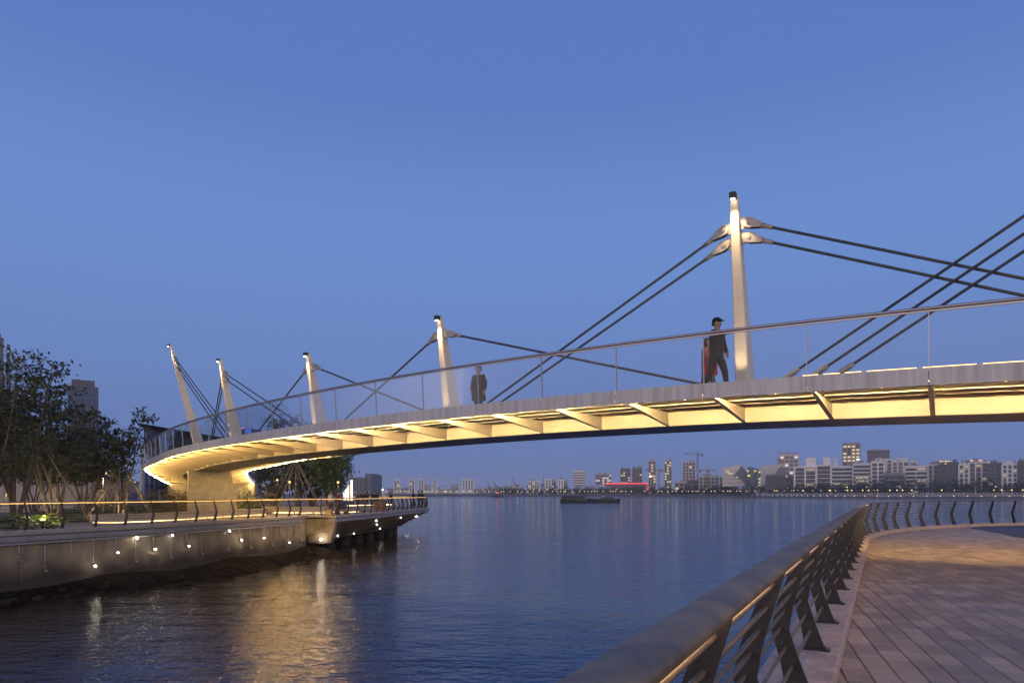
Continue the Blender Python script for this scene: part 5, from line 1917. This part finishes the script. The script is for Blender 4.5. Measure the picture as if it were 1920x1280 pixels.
def crane(label, px, ytop, Y, jl, jr, mm, base=GZ, mast=.7):
    z = at(0, ytop, Y).z
    x = gx(px, Y)
    t = thing('tower_crane', label, 'crane', (x, Y, base), 'cranes on the far bank')
    m = MB()
    for sx in (-1, 1):
        for sy in (-1, 1):
            m.tube([(x + sx * mast, Y + sy * mast, base), (x + sx * mast, Y + sy * mast, z)], .18, 4)
    zz = base
    k = 0
    while zz < z - 2:
        m.tube([(x - mast, Y - mast, zz), (x + mast, Y - mast, zz + 2)], .10, 4)
        zz += 2
    m.build('mast', mm, t)
    m = MB()
    xl, xr = gx(jl, Y), gx(jr, Y)
    m.tube([(xl, Y, z), (xr, Y, z)], .28, 4)
    m.tube([(xl, Y, z + .1), (x, Y, z + 4.5)], .10, 4)
    m.tube([(xr, Y, z + .1), (x, Y, z + 4.5)], .10, 4)
    m.tube([(xl * .96 + x * .04, Y, z + 1.0), (xr * .96 + x * .04, Y, z + 1.0)], .12, 4)
    m.build('jib', mm, t)
    MB().tube([(x, Y, z), (x, Y, z + 4.6)], [.5, .1], 5).build('top_mast', mm, t)
    xw = xl if abs(xl - x) < abs(xr - x) else xr
    MB().box((xw + (x - xw) * .12, Y, z - 1.2), (2.4, 1.2, 2)).build('counterweight', mm, t)
    MB().box((x + 1.6, Y - 1, z - 1.0), (1.6, 1.6, 1.8)).build('cab', mm, t)


crane('tall thin crane standing right of the bare concrete tower', 1308, 851, 850, 1283, 1318, CM)
crane('orange crane above the open concrete frame', 1326.4, 881.5, 755, 1311, 1342, CO)
crane('dark crane on top of the tall pale tower', 1478, 850.5, 770, 1458, 1497, CO, at(0, 853, 760).z)
crane('short dark crane left of the tall pale tower', 1460, 862, 700, 1453, 1465, CO)
crane('reddish crane between the two slender towers', 1235, 881, 880, 1209, 1243, CO)


def port_crane(label, px, ytop, Y, tilt):
    x = gx(px, Y)
    z = at(0, ytop, Y).z
    t = thing('port_crane', label, 'crane', (x, Y, GZ), 'cranes on the far bank')
    m = MB()
    for s in (-1, 1):
        m.tube([(x + s * 4, Y, GZ), (x + s * 1.2, Y, GZ + (z - GZ) * .45)], .7, 5)
        m.tube([(x + s * 4, Y + 6, GZ), (x + s * 1.2, Y + 3, GZ + (z - GZ) * .45)], .7, 5)
    m.build('portal', CM, t)
    MB().tube([(x, Y + 1, GZ + (z - GZ) * .4), (x + tilt, Y + 1, z)], [.9, .4], 5).build('boom', CM, t)
    MB().box((x - tilt * .3, Y + 1.5, GZ + (z - GZ) * .48), (6, 4, 4)).build('machine_house', CM, t)


port_crane('port crane leftmost of the group, boom leaning left', 917, 900, 1200, -3)
port_crane('thin port crane second from the left', 929.5, 898, 1200, -4)
port_crane('large port crane with raised boom above the terminal', 967.5, 893, 1100, -7)
port_crane('port crane right of the terminal leaning right', 993, 896.5, 1100, 7)
port_crane('slim port crane behind the pale gridded block', 1018, 892, 1100, 1)

# far arch bridge
Y = 1120
t = thing('arch_bridge', 'pale far steel arch bridge low on the horizon', 'bridge', (gx(840, Y), Y, 0))
AM = fmat('arch_paint', (.55, .57, .62))
for off in (0, 14):
    m = MB()
    pts = []
    for k in range(25):
        u = k / 24
        pts.append((gx(803 + 76 * u, Y), Y + off, at(0, 924 - 15.2 * (1 - (2 * u - 1) ** 2), Y).z))
    m.tube(pts, .95, 6)
    m.build('arch_rib', AM, t)
m = MB()
for k in range(2, 23):
    p = pts[k]
    if k % 2 == 0:
        m.tube([(p[0], Y + 7, at(0, 923, Y).z), (p[0], Y + 7, p[2])], .18, 4)
m.build('hanger', AM, t)
block(t, 'deck', gx(738, Y), gx(892, Y), Y - 1, Y + 16, at(0, 924.2, Y).z, at(0, 922.6, Y).z, AM)
m = MB()
for a in (752, 770, 788, 803, 879, 890):
    m.bbox(gx(a, Y) - 1.5, gx(a, Y) + 1.5, Y + 2, Y + 12, -1, at(0, 924.1, Y).z)
m.build('bridge_pier', AM, t)
m = MB()
m.tube([(gx(750, Y), Y - 1, at(0, 918, Y).z), (gx(750, Y), Y - 1, at(0, 923, Y).z)], .5, 5)
m.tube([(gx(750, Y), Y - 1, at(0, 918, Y).z), (gx(790, Y), Y - 1, at(0, 922.5, Y).z)], .3, 5)
m.build('side_mast', AM, t)
for k in range(12):
    px = 752 + k * 11.7
    m = MB()
    m.sphere((gx(px, Y), Y - 1.5, at(0, 920.5, Y).z), .75, 6, 4)
    m.build('deck_lamp', M['lamp_warm2'], t)

# far bank quay wall and white railing on the right
s0, s1 = shore.near(gx(1415, 655), 655), shore.near(500, 448)
m = MB()
m.loft(along(shore, s0, s1, [(-5.6, 0.6), (-6.4, 2.5), (-7.2, 2.5), (-7.2, 0.4)], 12), True)
m.build('far_quay_wall', fmat('far_quay', (.26, .24, .24)), loc=(300, 490, 0), label='pale quay wall under the white railing on the far right bank', cat='wall')
fr = thing('far_railing', 'white railing along the far right bank promenade', 'railing', (300, 490, 2.5))
m = MB()
d = s0
while d < s1:
    p = shore.off(d, -6.8, 2.5)
    m.bbox(p.x - .16, p.x + .16, p.y - .16, p.y + .16, 2.5, 4.0)
    d += 1.9
m.build('post', fmat('far_white', (.55, .53, .54)), fr, kind='stuff')
m = MB()
for z in (2.75, 3.9):
    m.loft(along(shore, s0, s1, [(-6.75, z), (-6.75, z + .2), (-6.95, z + .2), (-6.95, z)], 12), True)
m.build('rail', fmat('far_white', (.55, .53, .54)), fr)

# lamps of the far bank
LG = 'street lamps along the far bank'


def lamp_mesh(h, r, mm):
    m = MB()
    m.tube([(0, 0, 0), (0, 0, h)], .12, 5, 0)
    m.sphere((0, 0, h + r * .8), r, 6, 4, 1)
    o = m.build('street_lamp', [M['post'], mm])
    me = o.data
    bpy.data.objects.remove(o)
    return me


LM1, LM2, LM3 = lamp_mesh(3.0, .52, M['lamp_warm']), lamp_mesh(5.5, .55, M['lamp_warm2']), lamp_mesh(.3, .42, M['lamp_small2'] if 'lamp_small2' in M else emat('quay_lamp', (1, .88, .70), .9))
random.seed(77)


def far_lamp(me, p, label):
    o = bpy.data.objects.new('street_lamp', me)
    COL.objects.link(o)
    o.location = p
    tag(o, label, 'street lamp', LG)


d = shore.near(gx(700, 880), 880)
dend = shore.near(500, 448)
while d < dend:
    far_lamp(LM1, shore.off(d, -random.uniform(11, 17), 2.7), 'small warm lamp among the trees on the far river bank')
    d += random.choice((3.5, 5, 6, 7.5, 9))
d = shore.near(gx(900, 860), 860)
while d < dend:
    far_lamp(LM2, shore.off(d, -random.uniform(18, 50), 2.7), 'taller pale lamp standing back from the far river bank')
    d += random.uniform(14, 34)
d = s0
while d < s1:
    far_lamp(LM3, shore.off(d, -5.5, 1.2), 'small white lamp low on the far right quay wall')
    d += 8.6
for lab, px, py, Y in (('bright orange lamp left of the left white stepped block', 1010.5, 919, 800), ('bright orange lamp above the left end of the barge', 1051, 921, 790), ('amber lamp over the trees below the lit office tower', 1600, 907.5, 560)):
    far_lamp(LM2, at(px, py, Y) - Vector((0, 0, 5.9)), lab)

# tree belt of the far bank
random.seed(5)
m = MB()
d = shore.near(gx(930, 855), 855)
while d < dend:
    pxx = 960 + F * shore.pos(d).x / shore.pos(d).y
    hmax = 11.5 if pxx < 1300 else 13.5 if pxx < 1700 else 15.5
    for row, nn in ((0, random.uniform(17, 24)), (1, random.uniform(26, 40)), (2, random.uniform(10, 14))):
        h = hmax * random.uniform(.55, 1.0) * (1 if row == 1 else .72 if row == 0 else .38)
        if row == 2 and random.random() < .6:
            continue
        c = shore.off(d + random.uniform(-2, 2), -nn, 2.8)
        r = h * random.uniform(.34, .52)
        for k in range(90):
            q = rnd_dir()
            u = random.random() ** .4
            p = c + Vector((q.x * r * u, q.y * r * u, h * .58 + q.z * h * .42 * u))
            leaf(m, p, rnd_dir(.2), random.uniform(.9, 1.9), random.uniform(.35, .6))
        m.tube([c, c + Vector((0, 0, h * .6))], .2, 4)
    d += random.uniform(3.2, 5.2)
m.build('far_trees', M['farleaf'], kind='stuff', label='dark belt of trees along the far bank promenade')
for i, (px, Y, h, lab) in enumerate(((1270, 800, 5.0, 'dark bush at the water on the far bank below the slender towers'), (1383, 668, 4.6, 'low dark bush at the far waterline below the peaked glass building'), (1408, 650, 6.0, 'dark bush at the left end of the pale far quay wall'), (1850, 492, 5.5, 'dark bush in front of the white far railing near the right edge'))):
    p = Vector((gx(px, Y), Y, 1.4))
    t = thing('far_bush', lab, 'bush', p, 'bushes at the far waterline')
    m = MB()
    for k in range(260):
        q = rnd_dir()
        u = random.random() ** .4
        leaf(m, p + Vector((q.x * h * 1.0 * u, q.y * h * .6 * u, h * .45 + q.z * h * .5 * u)), rnd_dir(.2), random.uniform(.6, 1.3), .35)
    m.build('foliage', M['farleaf'], t)
    MB().tube([p - Vector((0, 0, 1)), p + Vector((0, 0, h * .5))], .25, 5).build('stem', M['bark'], t)

# ------------------------------------------------------------------ boats
Y = 274
xa, xb = gx(1050.7, Y), gx(1162.8, Y)
t = thing('cargo_barge', 'long dark cargo barge low in the water in the middle of the river', 'barge', ((xa + xb) / 2, Y, 0))
HM = mat('barge_hull', (.022, .028, .030), .6, var=.3, scale=.6)
DM = mat('barge_deckhouse', (.05, .075, .075), .6, var=.3, scale=.8)
L = xb - xa
sta = [(0, .55, 1.5), (.03, .95, 1.35), (.2, 1, 1.05), (.5, 1, .95), (.8, 1, 1.15), (.93, .85, 1.5), (1.0, .15, 1.75)]
m = MB()
m.loft([[Vector((xa + L * u, Y - 2.6 * w, zt)), Vector((xa + L * u, Y - 2.3 * w, -.3)), Vector((xa + L * u, Y + 2.3 * w, -.3)), Vector((xa + L * u, Y + 2.6 * w, zt))] for u, w, zt in sta])
m.build('hull', HM, t)
MB().bbox(gx(1062, Y), gx(1097, Y), Y - 2, Y + 2, 1.1, at(0, 930, Y).z).build('cabin', DM, t)
MB().bbox(gx(1060, Y), gx(1098.5, Y), Y - 2.3, Y + 2.3, at(0, 930, Y).z + .02, at(0, 929.3, Y).z).build('cabin_roof', DM, t)
MB().bbox(gx(1053.5, Y), gx(1061, Y), Y - 1.7, Y + 1.7, 1.2, at(0, 929.6, Y).z).build('stern_house', HM, t)
m = MB()
for k in range(6):
    m.bbox(gx(1065 + 5.2 * k, Y), gx(1067.6 + 5.2 * k, Y), Y - 2.06, Y - 2.01, 1.75, 2.35)
m.build('cabin_window', M['black'], t)
MB().loft([[Vector((gx(1099, Y), Y - 2.1, 1.0)), Vector((gx(1127, Y), Y - 2.1, 1.0)), Vector((gx(1127, Y), Y + 2.1, 1.0)), Vector((gx(1099, Y), Y + 2.1, 1.0))], [Vector((gx(1102, Y), Y - 1.2, 1.7)), Vector((gx(1124, Y), Y - 1.2, 1.5)), Vector((gx(1124, Y), Y + 1.2, 1.5)), Vector((gx(1102, Y), Y + 1.2, 1.7))]]).build('cargo_heap', M['stone'], t)
MB().bbox(gx(1128, Y), gx(1148, Y), Y - 1.7, Y + 1.7, 1.1, at(0, 932.4, Y).z).build('fore_house', DM, t)
MB().bbox(gx(1126.5, Y), gx(1152, Y), Y - 2, Y + 2, at(0, 932.4, Y).z + .02, at(0, 931.8, Y).z).build('fore_roof', HM, t)
m = MB()
for px, yt in ((1056, 927.5), (1131, 930), (1150, 931)):
    m.tube([(gx(px, Y), Y, 1.2), (gx(px, Y), Y, at(0, yt, Y).z)], .07, 5)
m.build('mast', HM, t)
m = MB()
m.sphere(at(1131, 930.3, Y - .2), .14, 6, 4)
m.build('mast_lamp', M['lamp_warm2'], t)
m = MB()
m.tube([(xa + L * .2, Y - 2.62, .8), (xa + L * .8, Y - 2.62, .85)], .12, 6)
m.build('rubbing_strake', DM, t)
Y = 690
xa, xb = gx(921, Y), gx(943, Y)
t = thing('small_ship', 'small dark ship with a red lit superstructure below the port cranes', 'ship', ((xa + xb) / 2, Y, 0))
m = MB()
L = xb - xa
m.loft([[Vector((xa + L * u, Y - 2 * w, zt)), Vector((xa + L * u, Y - 1.7 * w, -.3)), Vector((xa + L * u, Y + 1.7 * w, -.3)), Vector((xa + L * u, Y + 2 * w, zt))] for u, w, zt in ((0, .6, 1.6), (.1, 1, 1.3), (.8, 1, 1.4), (1, .2, 2.2))])
m.build('hull', HM, t)
MB().bbox(gx(929, Y), gx(936, Y), Y - 1.4, Y + 1.4, 1.3, 4.6).build('deckhouse', HM, t)
MB().bbox(gx(930, Y), gx(935.5, Y), Y - 1.5, Y - 1.42, 4.0, 4.5).build('red_lamp', emat('red_lamp', (1, .12, .06), 2.5), t)
MB().tube([(gx(931, Y), Y, 4.6), (gx(931, Y), Y, 8.5)], .15, 5).build('mast', HM, t)

# ------------------------------------------------------------------ people
SKIN = mat('skin', (.36, .22, .15), .6)
HAIR = mat('dark_hair', (.02, .016, .014), .6)


def pm(name, c):
    return mat(name, c, .85, var=.15, scale=14)


def person(label, loc, face, height, top, legs, shoe=None, stride=.12, arms='down', fingers=True, hat=None, longcoat=False, group=None, hair='short'):
    """one skinned body; face = heading of the body in radians (0 looks along +x)"""
    root = thing('person', label, 'person', loc, group)
    k = height / 1.74
    V, E, R, Tg = [], [], [], []

    def add(p, r, par, tg):
        V.append((p[0] * k, p[1] * k, p[2] * k))
        R.append(r * k * (1.26 if tg in ('top', 'leg') else 1.04))
        Tg.append(tg)
        if par is not None:
            E.append((par, len(V) - 1))
        return len(V) - 1
    # x forward, y left
    pel = add((0, 0, .95), .125, None, 'leg')
    sp = add((.0, 0, 1.12), .125, pel, 'top')
    ch = add((.01, 0, 1.30), .145, sp, 'top')
    nb = add((.0, 0, 1.45), .075, ch, 'top')
    nk = add((.01, 0, 1.52), .052, nb, 'skin')
    h1 = add((.025, 0, 1.585), .075, nk, 'skin')
    h2 = add((.02, 0, 1.655), .088, h1, 'skin')
    h3 = add((.0, 0, 1.715), .062, h2, 'skin')
    add((.115, 0, 1.615), .016, h2, 'skin')
    for s in (-1, 1):
        add((.0, s * .092, 1.625), .016, h2, 'skin')
    for s in (-1, 1):
        sh = add((0, s * .165, 1.405), .072, ch, 'top')
        if arms == 'down':
            el, wr, hd = (-.03, s * .235, 1.14), (.06 + .08 * s * stride * 4, s * .235, .93), (.09 + .08 * s * stride * 4, s * .23, .86)
        elif arms == 'hip':      # hands in front of the waist, elbows out
            el, wr, hd = (.10, s * .27, 1.17), (.20, s * .14, 1.02), (.23, s * .09, .98)
        elif arms == 'reach':    # one elbow lifted forward
            el, wr, hd = ((.24, s * .22, 1.30), (.30, s * .05, 1.34), (.31, s * -.02, 1.36)) if s < 0 else ((.02, s * .25, 1.14), (.12, s * .22, .95), (.15, s * .20, .89))
        elif arms == 'rail':
            el, wr, hd = (.08, s * .24, 1.16), (.30, s * .20, 1.12), (.37, s * .18, 1.11)
        e = add(el, .050, sh, 'top')
        w = add(wr, .036, e, 'top')
        h = add(hd, .034, w, 'skin')
        if fingers:
            d = (Vector(hd) - Vector(wr)).normalized()
            for q, ln in ((-1.5, .062), (-.5, .075), (.5, .072), (1.5, .056)):
                b = Vector(hd) + d * .045 + Vector((.012 * q, 0, 0.004 * q))
                f1 = add(tuple(b), .0095, h, 'skin')
                add(tuple(b + d * ln * .7 + Vector((.012, -s * .012, 0))), .0085, f1, 'skin')
            f1 = add((hd[0] + .03, hd[1] - s * .015, hd[2] + .015), .0105, h, 'skin')
            add((hd[0] + .055, hd[1] - s * .02, hd[2] - .015), .009, f1, 'skin')
        st = s * stride
        hp = add((0, s * .085, .90), .092, pel, 'leg')
        kn = add((.03 + st * 1.1, s * .09, .50), .062, hp, 'leg')
        an = add((st * 2.0 - .02 - (.06 if st < 0 else 0), s * .085, .10 + (.03 if st < 0 else 0)), .043, kn, 'leg')
        add((st * 2.0 + .13 - (.05 if st < 0 else 0), s * .09, .035), .036, an, 'shoe')
    me = bpy.data.meshes.new('body')
    me.from_pydata(V, E, [])
    o = bpy.data.objects.new('body', me)
    COL.objects.link(o)
    sm = o.modifiers.new('skin', 'SKIN')
    sm.use_smooth_shade = True
    for i, sv in enumerate(me.skin_vertices[0].data):
        sv.radius = (R[i], R[i])
        sv.use_root = (i == 0)
    su = o.modifiers.new('sub', 'SUBSURF')
    su.levels = 1
    su.render_levels = 1
    bpy.context.view_layer.update()
    dg = bpy.context.evaluated_depsgraph_get()
    nm = bpy.data.meshes.new_from_object(o.evaluated_get(dg))
    nm.name = 'body'
    bpy.data.objects.remove(o)
    for mm in (SKIN, top, legs, shoe or M['black']):
        nm.materials.append(mm)
    slot = {'skin': 0, 'top': 1, 'leg': 2, 'shoe': 3}
    VV = [Vector(v) for v in V]
    segs = [(VV[a], VV[b], Tg[b]) for a, b in E]
    for p in nm.polygons:
        c = p.center
        best, tg = 1e9, 'top'
        for a, b, g in segs:
            ab = b - a
            u = max(0, min(1, (c - a).dot(ab) / max(1e-9, ab.length_squared)))
            dd = (a + ab * u - c).length
            if dd < best:
                best, tg = dd, g
        if tg == 'leg' and c.z > .90 * k:
            tg = 'top'
        if longcoat and tg == 'leg' and c.z > .62 * k:
            tg = 'top'
        p.material_index = slot[tg]
    b = bpy.data.objects.new('body', nm)
    COL.objects.link(b)
    b.parent = root
    root.rotation_euler = (0, 0, face)
    if longcoat:
        m = MB()
        rg = []
        for z, r1, r2 in ((1.06, .150, .185), (.9, .175, .215), (.72, .195, .235), (.62, .20, .245)):
            rg.append([Vector((r1 * k * math.cos(2 * math.pi * j / 14), r2 * k * math.sin(2 * math.pi * j / 14), z * k)) for j in range(14)])
        m.loft(rg, False, 0, True)
        c_ = m.build('coat_skirt', top)
        c_.parent = root
    m = MB()
    rg = []
    for q in range(7):
        a = math.pi / 2 * q / 6.001
        r = .104 * math.cos(a)
        rg.append([Vector((-.006 + (r + (.0 if q else .004)) * 1.06 * math.cos(2 * math.pi * j / 12) - (.028 if q < 2 and math.cos(2 * math.pi * j / 12) > .55 else 0), r * math.sin(2 * math.pi * j / 12), 1.655 + (.02 if q == 0 and math.cos(2 * math.pi * j / 12) > .3 else -.055 if q == 0 else 0) + .112 * math.sin(a))) * k for j in range(12)])
    if hair == 'long':
        rg = [[Vector((-.035 + .085 * math.cos(2 * math.pi * j / 12), .105 * math.sin(2 * math.pi * j / 12), 1.48)) * k for j in range(12)]] + rg
    m.loft(rg, False, 0, True)
    h = m.build('hair', HAIR)
    h.parent = root
    if hat:
        m = MB()
        rg = []
        for q in range(6):
            a = math.pi / 2 * q / 5.001
            r = .114 * math.cos(a)
            rg.append([Vector((.006 + r * 1.05 * math.cos(2 * math.pi * j / 14), r * math.sin(2 * math.pi * j / 14), 1.682 + .098 * math.sin(a))) * k for j in range(14)])
        m.loft(rg, False, 0, True)
        pk = [Vector((.07 + .135 * math.cos(math.radians(t_)), .10 * math.sin(math.radians(t_)), 1.685 - .02 * math.cos(math.radians(t_)))) * k for t_ in range(-90, 91, 20)]
        m.prism(pk, (0, 0, .010))
        c = m.build('cap', hat)
        c.parent = root
    return root


def deck_at(px, w):
    best = min((s * .05 for s in range(-200, 1100)), key=lambda s: abs(BP(s, w, 0).x / BP(s, w, 0).y - (px - 960) / F))
    return BP(best, w, -0.05)


navy, charcoal = pm('black_jacket', (.016, .017, .024)), pm('charcoal_trousers', (.022, .022, .026))
person('man in a black cap and dark jacket walking on the footbridge near the tall pylon', deck_at(1343, 1.3), -.95, 1.79, navy, charcoal, arms='reach', hat=pm('black_cap', (.012, .012, .016)))
rb = deck_at(1327, 2.4)
person('woman in a pink top walking beside the man in the cap', rb, -.9, 1.60, pm('pink_top', (.30, .10, .12)), pm('grey_trousers', (.11, .10, .09)), arms='hip', hair='long', stride=.08)
bp = deck_at(1332.5, 2.02) + Vector((0, 0, .70))
t = thing('shoulder_bag', 'bright red shoulder bag hanging in front of the woman in pink', 'bag', bp)
RM = pm('red_leather', (.52, .02, .035))
m = MB()
m.loft([[bp + Vector((x * kx, y, z)) for x, y in ((-.17, -.06), (.17, -.06), (.17, .06), (-.17, .06))] for z, kx in ((-.14, .92), (-.11, 1.0), (.11, .98), (.15, .88))])
m.build('body', RM, t)
m = MB()
m.loft([[bp + Vector((x, y, z)) for x, y in ((-.165, -.074), (.165, -.074), (.165, -.062), (-.165, -.062))] for z in (-.02, .15)])
m.build('flap', RM, t)
m = MB()
m.tube([bp + Vector((-.15, 0, .14)), bp + Vector((-.12, .02, .42)), bp + Vector((.0, .05, .58)), bp + Vector((.12, .02, .42)), bp + Vector((.15, 0, .14))], .012, 6)
m.build('strap', RM, t)
person('person in a long dark plum coat standing alone on the deck beside a glass joint', deck_at(898, 2.7), -1.9, 1.77, pm('plum_coat', (.035, .018, .024)), pm('dark_teal_trousers', (.02, .03, .035)), arms='down', longcoat=True, stride=.05)

PG = 'people on the pier'
dk = [pm('dark_blue_coat', (.02, .022, .035)), pm('black_coat', (.014, .014, .016)), pm('dark_red_jacket', (.14, .02, .025)), pm('grey_coat', (.06, .06, .065)), pm('white_shirt', (.45, .43, .42))]
for lab, px, Y, h, c, f in (
        ('person in a dark red jacket at the railing corner of the pier', 633, 45.2, 1.58, 2, .2),
        ('person in white behind the railing corner of the pier', 620, 47.5, 1.60, 4, -.4),
        ('person in dark clothes right beside the grey hall edge', 672, 58, 1.58, 3, 2.2),
        ('person in black left of the twin litter bin', 679.5, 57, 1.60, 1, -.6),
        ('short person in dark blue between two others on the pier', 688, 61, 1.56, 0, 1.0),
        ('person in dark blue, left one of a pair below the white ship', 698, 63, 1.60, 0, .3),
        ('person in black, right one of a pair below the white ship', 702.5, 62, 1.62, 1, -2.0),
        ('person in a grey coat just right of the pair on the pier', 708.5, 64, 1.55, 3, .5),
        ('person in dark clothes alone in the middle of the pier', 733, 64, 1.55, 1, -.2),
        ('person in black standing apart near the tip of the pier', 775, 63, 1.70, 1, .3),
        ('person in dark blue, left one of two at the tip of the pier', 785.5, 64.5, 1.68, 0, .2),
        ('person in black, right one of two at the tip of the pier', 791, 66, 1.68, 1, .8)):
    person(lab, (gx(px, Y), Y, PAVE), f, h, dk[c], charcoal, fingers=False, stride=.04, arms='rail' if px > 770 else 'down', group=PG)
p = Vector((gx(641, 45.3), 45.3, PAVE))
t = thing('pushchair', 'dark pushchair parked at the railing corner of the pier', 'pushchair', p)
m = MB()
m.loft([[p + Vector((x, y, z)) for y in (-.22, .22) for x in ()] or [p + Vector((x0_, -.22, z)), p + Vector((x1_, -.22, z)), p + Vector((x1_, .22, z)), p + Vector((x0_, .22, z))] for z, x0_, x1_ in ((.38, -.28, .22), (.55, -.34, .26), (.62, -.38, .0), (.95, -.46, -.18), (1.05, -.36, -.05))])
m.build('seat', navy, t)
m = MB()
for s in (-.2, .2):
    m.tube([p + Vector((-.55, s, 1.0)), p + Vector((.25, s, .16))], .014, 6)
    m.tube([p + Vector((.1, s, .5)), p + Vector((-.3, s, .16))], .014, 6)
m.tube([p + Vector((-.55, -.2, 1.0)), p + Vector((-.55, .2, 1.0))], .016, 6)
m.build('frame', M['pipe'], t)
for x, y in ((.27, -.22), (.27, .22), (-.3, -.24), (-.3, .24)):
    m = MB()
    m.tube([p + Vector((x, y - .02, .13)), p + Vector((x, y + .02, .13))], .13, 14)
    m.build('wheel', M['black'], t)

# ------------------------------------------------------------------ evening haze over the river
hz = MB()
hz.bbox(-3000, 3000, -100, 3600, -2.6, 78)
hm = bpy.data.materials.new('evening_haze')
hm.use_nodes = True
t_ = hm.node_tree
t_.nodes.remove(t_.nodes['Principled BSDF'])
pv = t_.nodes.new('ShaderNodeVolumePrincipled')
pv.inputs['Color'].default_value = (0.93, 0.95, 1.0, 1)
pv.inputs['Density'].default_value = 0.00020
pv.inputs['Anisotropy'].default_value = 0.0
t_.links.new(pv.outputs[0], t_.nodes['Material Output'].inputs['Volume'])
hz.build('haze', hm, kind='stuff', label='thin evening haze over the river')
SC.cycles.volume_bounces = 1
